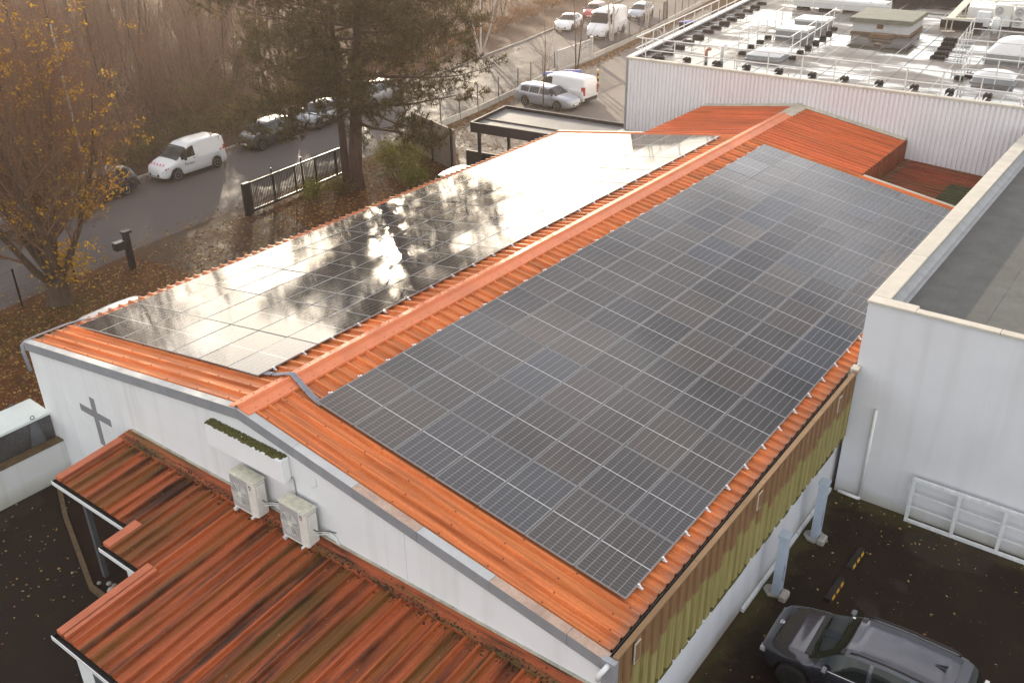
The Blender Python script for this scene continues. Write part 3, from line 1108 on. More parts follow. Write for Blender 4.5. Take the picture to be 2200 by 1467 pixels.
t = bundle('conduit_bundle', 'grey conduits crossing over the roof ridge between both solar arrays',
           [(-1.15, 1.42, zl(1.15) + 0.06), (-0.80, 1.45, zl(0.8) + 0.07), (-0.45, 1.52, zl(0.45) + 0.075), (-0.18, 1.55, 5.575), (0.02, 1.54, 5.625), (0.14, 1.52, 5.575),
            (0.40, 1.46, zr(0.4) + 0.115), (0.80, 1.38, zr(0.8) + 0.075), (1.15, 1.34, zr(1.15) + 0.06)], 4, 0.019, 0.036, (0.1, 1, 0))
m = MB()
for (x, yy, zz) in ((-0.62, 1.485, zl(0.62) + 0.092), (0.27, 1.49, 5.545), (0.6, 1.42, zr(0.6) + 0.103)):
    m.box(x - 0.012, x + 0.012, yy - 0.085, yy + 0.085, zz - 0.02, zz + 0.004)
m.build('tie', 'ink', t)
t = bundle('conduit_bundle', 'grey conduits dropping over the left eave corner of the hall',
           [(-9.05, 1.9, zl(9.05) + 0.07), (-9.30, 1.6, zl(9.3) + 0.085), (-9.42, 1.2, zl(9.42) + 0.09), (-9.47, 0.4, zl(9.47) + 0.08), (-9.52, 0.02, zl(9.5) + 0.05), (-9.53, -0.10, zl(9.5) - 0.05), (-9.50, -0.13, 3.9), (-9.45, -0.10, 3.3)],
           4, 0.019, 0.034, (0.8, 0.3, 0.2))

# ---------------------------------------------------------------- front annex with the stained roof
annex = thing('annex', 'low front annex with stained ribbed red roof and stepped eaves', 'building')
AZ, AS = 3.05, 0.10


def az(yv):
    return AZ - abs(yv) * AS


def annex_sheet(depth, n):
    """ribs run along local y from 0 to -depth, sheet spans n ribs along local x"""
    m = MB()
    pr_ = rib_profile(n, 1 / 3, 0.072)
    vs = []
    ys = (-0.34, -depth)
    for yv in ys:
        for (t, z) in pr_:
            vs.append((t, yv, z - abs(yv) * AS))
    k = len(pr_)
    fs = [(i, i + 1, k + i + 1, k + i) for i in range(k - 1)]
    for (i0, yv) in ((0, ys[0]), (k, ys[1])):
        o = len(vs)
        for (t, z) in pr_:
            vs.append((t, yv, z * 0.1 - abs(yv) * AS - 0.012))
        fs += [(i0 + i, i0 + i + 1, o + i + 1, o + i) for i in range(k - 1)]
    m.add(vs, fs)
    return m.mesh('roof_sheet', 'rusty_sheet', fix=False)


s1, s2, s3 = annex_sheet(2.14, 3), annex_sheet(2.80, 2), annex_sheet(4.72, 3)
s2b = annex_sheet(2.80, 2)
for k in range(3):
    put('roof_sheet', s1, annex, (-4.58 + k, 0, AZ + 0.0015 * (k % 2)))
put('roof_sheet', s2, annex, (-1.58, 0, AZ + 0.003))
put('roof_sheet', s2b, annex, (-0.92, 0, AZ + 0.0045))
for k in range(10):
    put('roof_sheet', s3, annex, (-0.26 + k, 0, AZ + 0.0015 * (k % 2) + 0.006))


def verge(x0, x1, ya, yb, mat='orange_trim'):
    m = MB()
    z = 0.078
    q = [(x0, ya, az(ya) + z), (x1, ya, az(ya) + z), (x1, yb, az(yb) + z), (x0, yb, az(yb) + z)]
    m.add(q + [(a, b, c - 0.10) for a, b, c in q], [(0, 1, 2, 3), (0, 3, 7, 4), (1, 2, 6, 5), (2, 3, 7, 6), (0, 1, 5, 4)])
    m.build('verge_flashing', mat, annex)


verge(-4.78, -4.56, -0.02, -2.14, 'mossy_trim' if False else 'orange_trim')
verge(-1.72, -1.46, -1.98, -2.80)
verge(-0.32, 0.02, -2.62, -4.72)
# head flashing along the gable, with a kerb of dirty render
m = MB()
m.add([(-4.8, -0.40, az(0.4) + 0.08), (9.3, -0.40, az(0.4) + 0.08), (9.3, -0.06, az(0) + 0.08), (-4.8, -0.06, az(0) + 0.08), (-4.8, -0.40, az(0.4)), (9.3, -0.40, az(0.4))], [(0, 1, 2, 3), (0, 1, 5, 4)])
m.build('head_flashing', 'dirty_flash', annex)
simple('dirty_render', (0.42, 0.40, 0.33), 0.9, var=0.45, scale=4, bmp=0.3)
MB().box(-4.7, 9.3, -0.065, -0.021, az(0) - 0.1, az(0) + 0.12).build('wall_upstand', 'dirty_render', annex)
# leaf mould and moss caught against the wall
m = MB()
for k in range(3800):
    xx = -4.6 + 13.6 * RNG.random()
    dens = 0.35 + 0.65 * (0.5 + 0.5 * math.sin(xx * 1.9) * math.sin(xx * 0.7 + 1))
    if RNG.random() > dens:
        continue
    yy = -0.40 + RNG.gauss(0, 0.09)
    if yy > -0.08:
        continue
    s = 0.006 + 0.024 * RNG.random() ** 3
    h = 0.003 + 0.012 * RNG.random()
    m.lathe([(s, 0), (s * 0.75, h), (s * 0.2, h * 1.5)], 5, (xx, yy, az(yy) + (0.08 if yy > -0.40 else 0.004)), mi=0 if RNG.random() < 0.72 else 1)
o = m.build('leaf_mould', ['debris', 'moss'], annex, fix=False)
o['kind'] = 'stuff'
# eave gutters (dark inside, white lip)
def agutter(x0, x1, yv):
    z = az(yv) - 0.03
    m = MB()
    m.box(x0, x1, yv - 0.10, yv + 0.03, z - 0.085, z - 0.075)
    m.box(x0, x1, yv + 0.02, yv + 0.03, z - 0.075, z - 0.012)
    g_ = m.build('gutter', 'dark_gutter', annex)
    MB().box(x0 - 0.01, x1, yv - 0.115, yv - 0.10, z - 0.095, z + 0.012).build('gutter_lip', 'white_pvc', g_)
    MB().box(x0 - 0.011, x0 + 0.005, yv - 0.10, yv + 0.03, z - 0.09, z + 0.008).build('gutter_end', 'dark_gutter', g_)


agutter(-4.80, -1.74, -2.14)
agutter(-1.74, -0.34, -2.80)
agutter(-0.36, 9.6, -4.72)
# soffits and walls below
m = MB()
m.prism([(-0.1, AZ - 0.02), (-2.10, az(2.10) - 0.02), (-2.10, az(2.1) - 0.12), (-0.1, AZ - 0.12)], 'x', -4.72, -1.6)
m.prism([(-0.1, AZ - 0.024), (-2.72, az(2.72) - 0.024), (-2.72, az(2.72) - 0.12), (-0.1, AZ - 0.12)], 'x', -1.59, -0.2)
m.prism([(-0.1, AZ - 0.028), (-4.62, az(4.62) - 0.028), (-4.62, az(4.62) - 0.12), (-0.1, AZ - 0.12)], 'x', -0.19, 9.3)
m.build('soffit', 'dark_frame', annex)
MB().box(-1.45, 0.15, -2.58, -2.42, 0, 2.66).build('wall', 'white_render', annex)
MB().box(0.02, 0.18, -4.52, -2.60, 0, 2.5).build('wall', 'white_render', annex)
MB().box(0.02, 9.3, -4.66, -4.525, 0, 2.48).build('wall', 'white_render', annex)
MB().box(0.62, 1.6, -4.675, -4.662, 0.9, 2.05).build('window_panel', 'grey_metal', annex)
MB().box(-1.52, -0.2, -2.66, -2.585, 2.38, 2.66).build('fascia_board', 'grey_metal', annex)
MB().cbox(-4.06, -3.94, -2.02, -1.90, 0.0, 2.72, 0.008).build('post', 'grey_metal', annex)
MB().cbox(-4.30, -4.14, -1.98, -1.90, 2.35, 2.58, 0.01).build('lamp', 'white_pvc', annex)
# two letters stencilled on the annex wall
def text3d(name, body, size, loc, rot, mat, parent, extr=0.003):
    cu = bpy.data.curves.new(name, 'FONT')
    cu.body = body
    cu.size = size
    cu.extrude = extr
    cu.resolution_u = 2
    ob = bpy.data.objects.new(name, cu)
    COL.objects.link(ob)
    bpy.context.view_layer.update()
    me = bpy.data.meshes.new_from_object(ob)
    bpy.data.objects.remove(ob)
    me.materials.clear()
    me.materials.append(MATS[mat])
    o = put(name, me, parent, loc, rot)
    return o


text3d('lettering', 'EX', 0.17, (0.16, -4.667, 1.00), (PI / 2, 0, 0), 'ink', annex)
# planting bed under the canopy
bed = thing('planting_bed', 'dark soil bed with low concrete edging beneath the annex canopy', 'planting bed')
m = MB()
m.add([(-8.6, -0.1, 0.06), (-1.5, -0.1, 0.06), (-1.5, -2.3, 0.06), (-3.9, -2.35, 0.06), (-7.0, -1.25, 0.06)], [(0, 1, 2, 3, 4)])
m.build('soil', 'soil', bed, fix=False)
m = MB()
for (a, b) in (((-8.7, -0.55), (-7.0, -1.30)), ((-7.0, -1.30), (-3.9, -2.42)), ((-3.9, -2.42), (-1.45, -2.42))):
    d = Vector((b[0] - a[0], b[1] - a[1], 0)).normalized()
    nn = Vector((-d.y, d.x, 0)) * 0.06
    q = [(a[0] + nn.x, a[1] + nn.y), (b[0] + nn.x, b[1] + nn.y), (b[0] - nn.x, b[1] - nn.y), (a[0] - nn.x, a[1] - nn.y)]
    m.prism(q, 'z', 0.0, 0.13)
m.build('edging', 'mossy_trim', bed)
m = MB()
for k in range(26):
    xx = -3.9 + 2.2 * RNG.random()
    yy = -2.25 + 0.3 * RNG.random()
    s = 0.05 + 0.08 * RNG.random()
    m.lathe([(s, 0), (s * 0.8, s * 0.5), (s * 0.3, s * 0.8)], 6, (xx, yy, 0.08))
o = m.build('rubble', 'concrete', bed)
o['kind'] = 'stuff'

# ---------------------------------------------------------------- air conditioners on the annex roof
def ac_unit(x0, x1, z0, z1, label):
    t = thing('air_conditioner', label, 'air conditioner', (0, 0, 0), group='wall-side air conditioners')
    ya, yb = -0.46, -0.12
    b = MB().cbox(x0, x1, ya, yb, z0, z1 - 0.018, 0.035).build('body', 'ac_white', t)
    m = MB()
    m.cbox(x0 - 0.012, x1 + 0.012, ya - 0.012, yb + 0.005, z1 - 0.018, z1 + 0.022, 0.016)
    tp = m.build('top', 'ac_top', t)
    m = MB()
    for k in range(7):
        yy = ya + 0.045 + k * 0.042
        m.box(x0 + 0.06, x1 - 0.06, yy, yy + 0.018, z1 + 0.021, z1 + 0.029)
    m.build('top_rib', 'ac_top', tp)
    gw = (x1 - x0) * 0.70
    xg0, xg1 = x0 + 0.03, x0 + 0.03 + gw
    cx, cz = (xg0 + xg1) / 2, (z0 + z1) / 2 - 0.01
    R = min(gw, z1 - z0 - 0.1) / 2 * 0.97
    g_ = MB().box(xg0, xg1, ya - 0.006, ya + 0.002, z0 + 0.05, z1 - 0.05).build('fan_panel', 'ac_grille', t)
    m = MB()
    for k in range(5):
        a0 = k * 2 * PI / 5
        pts = []
        for (rr, aa) in ((0.10, 0.0), (0.95, -0.16), (0.95, 0.42), (0.10, 0.5)):
            pts.append((cx + R * rr * math.cos(a0 + aa), cz + R * rr * math.sin(a0 + aa)))
        m.prism(pts, 'y', ya - 0.010, ya - 0.007)
    m.build('fan', 'grey_metal', g_)
    m = MB()
    for k in range(9):
        rr = R * (0.24 + 0.76 * k / 8)
        ring = []
        n = 28
        for i in range(n + 1):
            tt = 2 * PI * i / n
            ring.append((cx + rr * math.cos(tt), ya - 0.018, cz + rr * math.sin(tt)))
        m.path(ring, 0.0042, 4)
    for k in range(12):
        tt = 2 * PI * k / 12
        m.tube((cx + R * 0.2 * math.cos(tt), ya - 0.018, cz + R * 0.2 * math.sin(tt)), (cx + R * 1.0 * math.cos(tt), ya - 0.018, cz + R * math.sin(tt)), 0.005, n=4)
    m.lathe([(R * 0.22, 0), (R * 0.18, -0.012)], 18, (cx, ya - 0.012, cz), 'y')
    m.build('grille', 'ac_white', g_)
    # round two-colour mark and a word line
    lx, lz = xg1 + (x1 - xg1) * 0.42, z1 - 0.13
    m = MB()
    for (a0, a1, mi) in ((PI * 0.15, PI * 1.25, 0), (PI * 1.32, PI * 2.08, 1)):
        n = 10
        vs, fs = [], []
        for i in range(n + 1):
            aa = a0 + (a1 - a0) * i / n
            for rr in (0.018, 0.042):
                vs.append((lx + rr * math.cos(aa), ya - 0.004, lz + rr * math.sin(aa)))
        for i in range(n):
            fs.append((2 * i, 2 * i + 1, 2 * i + 3, 2 * i + 2))
        m.add(vs, fs, mi)
    m.build('logo', ['logo_navy', 'logo_red'], t, fix=False)
    MB().box(lx - 0.04, lx + 0.04, ya - 0.0045, ya - 0.002, lz - 0.075, lz - 0.060).build('logo_word', 'logo_navy', t)
    for xx in (x0 + 0.10, x1 - 0.14):
        MB().box(xx - 0.03, xx + 0.03, ya - 0.07, yb, z0 - 0.07, z0 + 0.004).build('foot', 'white_metal', t)
    s = MB().cbox(x1 - 0.002, x1 + 0.03, ya + 0.07, yb - 0.05, z0 + 0.52, z1 - 0.09, 0.01).build('valve_cover', 'ac_white', t)
    m = MB()
    zz = z0 + 0.40
    m.path([(x1, -0.28, zz), (x1 + 0.06, -0.25, zz - 0.05), (x1 + 0.16, -0.12, zz - 0.07), (x1 + 0.30, -0.05, zz - 0.08), (x1 + 0.42, -0.035, zz - 0.06)], 0.011, 6)
    m.build('cable', 'ink', t, True)
    m = MB()
    m.path([(x1, -0.20, z0 + 0.28), (x1 + 0.10, -0.10, z0 + 0.27), (x1 + 0.25, -0.06, z0 + 0.30), (x1 + 0.40, -0.05, z0 + 0.22), (x1 + 0.52, -0.045, z0 + 0.06)], 0.019, 6)
    m.path([(x1, -0.24, z0 + 0.22), (x1 + 0.12, -0.11, z0 + 0.22), (x1 + 0.28, -0.07, z0 + 0.25), (x1 + 0.40, -0.055, z0 + 0.16), (x1 + 0.50, -0.05, z0 + 0.04)], 0.014, 6)
    m.build('pipe', 'white_pvc', t, True)


ac_unit(-0.14, 0.70, 3.11, 4.03, 'white air conditioner nearer the cross, under the sign box')
ac_unit(1.50, 2.33, 3.08, 3.98, 'white air conditioner farther from the cross, right of the sign box')

# ---------------------------------------------------------------- low wall and lidded container on the left
t = thing('low_wall', 'low stained white wall running out from the hall corner', 'wall')
MB().box(-9.12, -8.82, -9.0, -0.03, 0, 1.18).build('wall', 'low_wall_paint', t)
MB().box(-9.14, -8.80, -9.0, -0.03, 1.181, 1.215).build('wall_top', 'mossy_trim', t)
t = thing('waste_container', 'grey steel container with pale lid and lifting eyes behind the low wall', 'container')
MB().cbox(-10.35, -9.22, -4.2, -0.02, 0.05, 1.92, 0.03).build('tub', 'container_metal', t)
m = MB()
m.prism([(-9.20, 1.925), (-9.22, 1.985), (-10.30, 2.05), (-10.36, 1.925)], 'y', -4.24, 0.0)
lid = m.build('lid', 'container_lid', t)
for (xx, yy) in ((-9.21, -0.52), (-9.21, -2.2), (-10.3, -0.55), (-10.3, -2.2)):
    m = MB()
    ring = []
    for i in range(13):
        a = 2 * PI * i / 12
        ring.append((xx + 0.0, yy + 0.055 * math.cos(a), 2.06 + 0.055 * math.sin(a)))
    m.path(ring, 0.014, 6)
    m.build('lifting_eye', 'grey_metal', t, True)
for yy in (-0.55, -2.1, -3.6):
    m = MB()
    m.prism([(yy - 0.22, 1.2), (yy + 0.22, 1.2), (yy + 0.10, 1.9), (yy - 0.10, 1.9)], 'x', -9.22, -9.16)
    m.build('rib_plate', 'grey_metal', t)

# ---------------------------------------------------------------- flat-roofed building on the right
fb = thing('flat_roof_building', 'plain pale building with flat felt roof and cream parapet coping', 'building')
TZ = 5.86
MB().box(9.47, 24.0, 12.25, 12.50, 0, TZ - 0.003).build('wall', 'grey_render', fb)
MB().box(9.47, 9.72, 12.50, 31.86, 0, TZ - 0.003).build('wall', 'grey_render', fb)
# coping stones, side then front
y = 12.62
i = 0
while y < 31.8:
    y2 = min(y + 3.3, 31.86)
    m = MB()
    m.cbox(9.44, 9.90, y + 0.004, y2 - 0.004, TZ, TZ + 0.065, 0.012)
    m.build('coping_stone', 'coping_cream', fb)
    y = y2
x = 9.44
for x2 in (10.62, 12.55, 15.2, 18.0, 21.0, 24.0):
    m = MB()
    m.cbox(x + 0.004, x2 - 0.004, 12.20, 12.46 if x > 9.5 else 12.615, TZ, TZ + 0.065, 0.012)
    m.build('coping_stone', 'coping_cream', fb)
    x = x2
MB().box(9.73, 9.80, 12.51, 31.85, 5.3, TZ - 0.002).build('parapet_lining', 'inner_brown', fb)
m = MB()
m.add([(9.805, 12.52, 5.66), (9.805, 31.85, 5.66), (10.0, 31.85, 5.53), (10.0, 12.52, 5.53), (10.14, 31.85, 5.520), (10.14, 12.52, 5.520)], [(0, 1, 2, 3), (3, 2, 4, 5)])
m.build('edge_flashing', 'lead_strip', fb, fix=False)
# felt laid in strips
for k in range(14):
    x0 = 10.0 + k * 1.0
    m = MB()
    m.box(x0, x0 + 1.04, 12.52, 31.85, 5.40, 5.510 + 0.003 * (k % 2))
    m.build('felt_strip', 'felt', fb)
t = thing('rain_pipe', 'white rain pipe standing against the pale wall', 'pipe')
MB().tube((10.19, 12.18, 0.05), (10.19, 12.18, 2.95), 0.045, n=10).build('pipe', 'white_pvc', t, True)
m = MB()
m.tube((9.62, 12.12, 0.12), (10.19, 12.12, 0.10), 0.05, n=8)
m.tube((10.19, 12.12, 0.10), (10.19, 12.18, 0.10), 0.05, n=8)
m.build('foot_pipe', 'white_pvc', t, True)

# white barred gate leaf leaning on the pale wall
t = thing('white_gate', 'white barred steel gate leaf standing against the pale wall', 'gate')
MB().box(11.46, 16.6, 11.98, 12.06, 1.33, 1.42).build('rail', 'white_metal', t)
MB().box(11.46, 16.6, 11.98, 12.06, -0.0 + 0.02, 0.10).build('rail', 'white_metal', t)
for xx in (11.46, 12.60, 13.70, 15.2, 16.5):
    MB().box(xx, xx + 0.085, 11.985, 12.055, 0.102, 1.328).build('upright', 'white_metal', t)
for zz in (0.50, 0.92):
    for a, b in ((11.547, 12.598), (12.687, 13.698), (13.787, 15.198), (15.287, 16.498)):
        MB().box(a, b, 12.005, 12.035, zz, zz + 0.03).build('bar', 'white_metal', t)
m = MB()
m.path([(11.45, 12.02, 1.22), (11.40, 12.02, 1.22), (11.40, 12.02, 1.02), (11.45, 12.02, 1.02)], 0.011, 6)
m.build('latch', 'white_metal', t)
m = MB()
for k in range(9):
    xx = 12.9 + k * 0.11 + RNG.random() * 0.05
    m.tube((xx, 12.02, 1.42), (xx + 0.01, 12.02, 1.47), 0.006, n=4)
m.build('spikes', 'white_metal', t)

# charging posts
def post(yy, label):
    t = thing('parking_post', label, 'post', (9.80, yy, 0), group='square posts along the hall wall')
    MB().cbox(-0.10, 0.10, -0.16, 0.10, 0.02, 1.74, 0.006).build('shaft', 'blue_grey_paint', t)
    MB().cbox(-0.125, 0.125, -0.185, 0.115, 1.741, 1.83, 0.006).build('head', 'blue_grey_paint', t)
    m = MB()
    rr = random.Random(int(yy * 10))
    for k in range(9):
        zz = 0.45 + k * 0.055
        m.box(0.1005, 0.1025, -0.07, -0.035 + 0.02 * rr.random(), zz, zz + 0.035)
    m.build('lettering', 'ink', t)
    m = MB()
    n = 9
    ring = [(0.30 * (0.75 + 0.4 * rr.random()) * math.cos(2 * PI * i / n), -0.02 + 0.26 * (0.75 + 0.4 * rr.random()) * math.sin(2 * PI * i / n)) for i in range(n)]
    m.prism(ring, 'z', 0.0, 0.05)
    m.cbox(0.12, 0.30, -0.28, 0.06, 0.0, 0.17, 0.03)
    m.build('footing', 'concrete', t)


post(7.45, 'square blue-grey post nearer the dark car, concrete foot')
post(9.98, 'square blue-grey post farther from the dark car, concrete foot')
m = MB()
m.box(9.36, 9.44, 6.3, 12.12, 0.02, 0.13)
t = thing('wall_rail', 'thin white rail along the foot of the hall wall', 'rail')
m.build('rail', 'white_metal', t)
m = MB()
for yy in (8.35, 8.42, 9.1, 9.7):
    m.lathe([(0.016, 0), (0.016, 0.004)], 8, (9.40, yy, 0.13))
m.build('bolt_hole', 'ink', t)

# rubber wheel stops, black with yellow blocks
def stop(ya, yb, xa, xb, label):
    d = Vector((xb - xa, yb - ya, 0))
    L = d.length
    t = thing('wheel_stop', label, 'wheel stop', (xa, ya, 0.008), math.atan2(d.y, d.x) - PI / 2, 'rubber wheel stops')
    m = MB()
    m.prism([(-0.10, 0), (0.10, 0), (0.07, 0.11), (-0.07, 0.11)], 'y', 0, L)
    m.build('body', 'black_rubber', t)
    for k in range(3):
        for s in (-1, 1):
            y0 = 0.08 + k * (L - 0.1) / 3 + (0.03 if s > 0 else 0.0)
            mm = MB()
            mm.add([(s * 0.1, y0, 0.012), (s * 0.1, y0 + 0.17, 0.012), (s * 0.075, y0 + 0.17, 0.102), (s * 0.075, y0, 0.102)], [(0, 1, 2, 3)])
            mm.build('stripe', 'yellow_paint', t, fix=False)


stop(7.82, 8.74, 10.90, 10.92, 'black and yellow wheel stop right in front of the dark car')
stop(9.20, 10.12, 10.93, 10.96, 'black and yellow wheel stop nearer the pale wall')

# ---------------------------------------------------------------- big building behind
bb = thing('clad_building', 'big building with white ribbed cladding and railed flat roof', 'building')
BX0 = -9.24
BZ = 6.62


def clad_mesh():
    m = MB()
    pr_ = []
    for k in range(5):
        b = k * 0.2
        pr_ += [(b, 0.0), (b + 0.055, 0.0), (b + 0.075, -0.06), (b + 0.18, -0.06)]
    pr_.append((1.0, 0.0))
    k = len(pr_)
    vs = [(t, z, 0.0) for t, z in pr_] + [(t, z, BZ - 0.02) for t, z in pr_]
    m.add(vs, [(i, i + 1, k + i + 1, k + i) for i in range(k - 1)])
    return m.mesh('clad_sheet', 'white_cladding', fix=False)


cm = clad_mesh()
for k in range(34):
    put('clad_sheet', cm, bb, (BX0 + 0.08 + k, YN + 0.035, 0.0))
SK = -0.151     # the left side of this building runs slightly off square


def bx(yv, x=BX0):
    return x + (yv - YN) * SK


m = MB()
m.prism([(BX0, YN - 0.03), (BX0 + 0.09, YN - 0.03), (BX0 + 0.09, YN + 0.09), (BX0, YN + 0.09)], 'z', 0, BZ - 0.02)
m.build('corner_trim', 'lead_strip', bb)
m = MB()
m.add([(BX0, YN + 0.05, 0), (bx(110), 110, 0), (bx(110), 110, BZ - 0.02), (BX0, YN + 0.05, BZ - 0.02)], [(0, 1, 2, 3)])
m.add([(BX0 + 0.1, YN + 0.1, 0), (40, YN + 0.1, 0), (40, YN + 0.1, BZ - 0.03), (BX0 + 0.1, YN + 0.1, BZ - 0.03)], [(0, 1, 2, 3)])
m.build('side_wall', 'white_cladding', bb, fix=False)
# roof membrane in rolls
RZ = 6.40
y = YN + 0.3
i = 0
m = MB()
m.add([(bx(YN + 0.1) + 0.2, YN + 0.1, RZ - 0.004), (40, YN + 0.1, RZ - 0.004), (40, 110, RZ - 0.004), (bx(110) + 0.2, 110, RZ - 0.004)], [(0, 1, 2, 3)])
m.build('roof_membrane', 'wet_membrane', bb, fix=False)
for k in range(30):
    xs_ = -10.0 + k * 1.0
    ya = max(YN + 0.3, YN + (xs_ - BX0 - 0.6) / SK if xs_ < BX0 + 0.6 else YN + 0.3)
    m = MB()
    xe = xs_ + SK * 40 * 0.55
    m.add([(xs_, ya, RZ + 0.0), (xs_ + 0.045, ya, RZ + 0.0), (xe + 0.045, ya + 40, RZ + 0.0), (xe, ya + 40, RZ + 0.0)], [(0, 1, 2, 3)])
    m.build('membrane_seam', 'felt_seam' if k % 3 else 'lead_strip', bb, fix=False)
# parapet copings
x = BX0 - 0.06
for k in range(14):
    m = MB()
    m.cbox(x + 0.003, x + 2.997, YN - 0.05, YN + 0.24, BZ - 0.05 + 0.0015 * (k % 2), BZ + 0.045 + 0.0015 * (k % 2), 0.015)
    m.build('coping', 'coping_cream', bb)
    x += 3.0
for k in range(24):
    ya, yb = YN + 0.26 + k * 3.0, YN + 0.26 + k * 3.0 + 2.99
    q = [(bx(ya) - 0.05, ya), (bx(ya) + 0.24, ya), (bx(yb) + 0.24, yb), (bx(yb) - 0.05, yb)]
    MB().prism(q, 'z', BZ - 0.05, BZ + 0.045).build('coping', 'bright_rail', bb)
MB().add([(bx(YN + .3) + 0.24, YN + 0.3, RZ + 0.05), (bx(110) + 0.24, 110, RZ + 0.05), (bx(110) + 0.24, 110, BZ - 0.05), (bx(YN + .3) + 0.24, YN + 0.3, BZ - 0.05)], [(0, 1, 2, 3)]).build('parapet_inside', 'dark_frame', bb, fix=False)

# guard rails with ballast
def rail(name, label, pts, top=1.12, mid=0.58, posts=None, ballast=None, mat='bright_rail', z=RZ, r=0.024, group='roof guard rails'):
    r = 0.031
    t = thing(name, label, 'railing', group=group)
    m = MB()
    m.path([(a, b, z + top) for a, b in pts], r, 6)
    m.build('top_rail', mat, t)
    m = MB()
    m.path([(a, b, z + mid) for a, b in pts], r * 0.85, 6)
    m.build('mid_rail', mat, t)
    for (a, b) in posts:
        MB().tube((a, b, z + 0.02), (a, b, z + top), r * 0.9, n=6).build('post', mat, t)
    return t


BLK = MB()
BLK.cbox(-0.30, 0.30, -0.16, 0.16, 0.0, 0.13, 0.02)
for k in range(4):
    for s in (-1, 1):
        BLK.box(-0.24 + k * 0.14, -0.16 + k * 0.14, s * 0.08 - 0.03, s * 0.08 + 0.03, 0.13, 0.165)
BLKM = BLK.mesh('ballast_block', 'black_rubber')
nbl = [0]


def ballast(x, y, rz, label, arm=None, sx=1.0):
    t = thing('ballast_block', label, 'ballast block', (x, y, RZ + 0.002), rz, 'ballast blocks of the roof rails')
    o = put('block', BLKM, t)
    o.scale = (sx, 1, 1)
    if arm:
        m = MB()
        m.box(arm[0], arm[1], -0.025, 0.025, 0.02, 0.06)
        m.build('arm', 'galv', t)
    return t


fx = [-8.55, -6.95, -5.33, -3.73, -2.08, -0.45, 1.07, 2.64, 4.18, 5.67, 7.2, 8.8, 10.4, 12.0]
rail('guard_rail', 'white roof guard rail along the front edge above the orange neck roof', [(-9.0, 32.55), (13.5, 32.75)], posts=[(x, 32.56 + (x + 9) * 0.009) for x in fx])
for k, x in enumerate(fx):
    ballast(x + 0.08, 33.85 + 0.028 * max(0, k - 3) - (0.0), PI / 2 + 0.06, '%s black ballast block from the left along the front roof rail' % ORD[k].capitalize(), (-1.25, -0.3), 0.62)
ly = [33.43, 34.97, 36.6, 38.15, 39.89, 41.63, 43.11, 44.78, 46.3, 48.01, 49.88, 51.6, 53.2]
rail('guard_rail', 'white roof guard rail along the left roof edge above the car park', [(bx(32.55) + 0.22, 32.55), (bx(75) + 0.22, 75)], posts=[(bx(v) + 0.22, v) for v in ly + [55, 56.8, 58.6, 60.4, 62.2, 64]])
for k, v in enumerate(ly):
    ballast(bx(v) + 1.18, v, 0.04, '%s black ballast block from the front along the left roof rail' % ORD[k].capitalize(), (-0.95, -0.3), 1.0)

# skylight domes
def dome(x0, x1, y0, y1, z0, h, rise, label, rz=0.0):
    cx, cy = (x0 + x1) / 2, (y0 + y1) / 2
    a, b = (x1 - x0) / 2, (y1 - y0) / 2
    t = thing('skylight', label, 'skylight', (cx, cy, z0), rz, 'roof skylights')
    MB().box(-a - 0.12, a + 0.12, -b - 0.12, b + 0.12, 0, 0.05).cbox(-a - 0.03, a + 0.03, -b - 0.03, b + 0.03, 0.05, h, 0.02).build('kerb', 'lead_strip', t)
    m = MB()
    N = 12
    vs, fs = [], []
    for i in range(N + 1):
        for j in range(N + 1):
            u, v = -1 + 2 * i / N, -1 + 2 * j / N
            zz = rise * ((1 - abs(u) ** 2.6) * (1 - abs(v) ** 2.6)) ** 0.6
            vs.append((u * a, v * b, h + 0.03 + zz))
    for i in range(N):
        for j in range(N):
            p = i * (N + 1) + j
            fs.append((p, p + N + 1, p + N + 2, p + 1))
    m.add(vs, fs)
    m.build('dome', 'dome_white', t, True)
    MB().box(-a - 0.05, a + 0.05, -b - 0.05, b + 0.05, h, h + 0.03).build('rim', 'white_metal', t)


dome(-4.62, -3.0, 36.0, 37.6, RZ, 0.20, 0.22, 'low domed skylight nearest the front roof rail, left of the hut', 0.07)
dome(6.0, 7.62, 36.75, 38.3, RZ, 0.22, 0.24, 'low domed skylight near the front roof rail on the right', 0.07)
dome(5.3, 7.6, 42.2, 45.2, RZ, 0.35, 0.6, 'tall rounded skylight inside the right roof railing', 0.05)


def lidbox(x0, x1, y0, y1, h, label):
    cx, cy = (x0 + x1) / 2, (y0 + y1) / 2
    a, b = (x1 - x0) / 2, (y1 - y0) / 2
    t = thing('roof_hatch', label, 'roof hatch', (cx, cy, RZ), 0.05, 'white roof hatches')
    MB().box(-a + 0.05, a - 0.05, -b + 0.05, b - 0.05, 0.0, h).build('kerb', 'lead_strip', t)
    MB().cbox(-a, a, -b, b, h + 0.002, h + 0.14, 0.03).build('lid', 'dome_white', t)


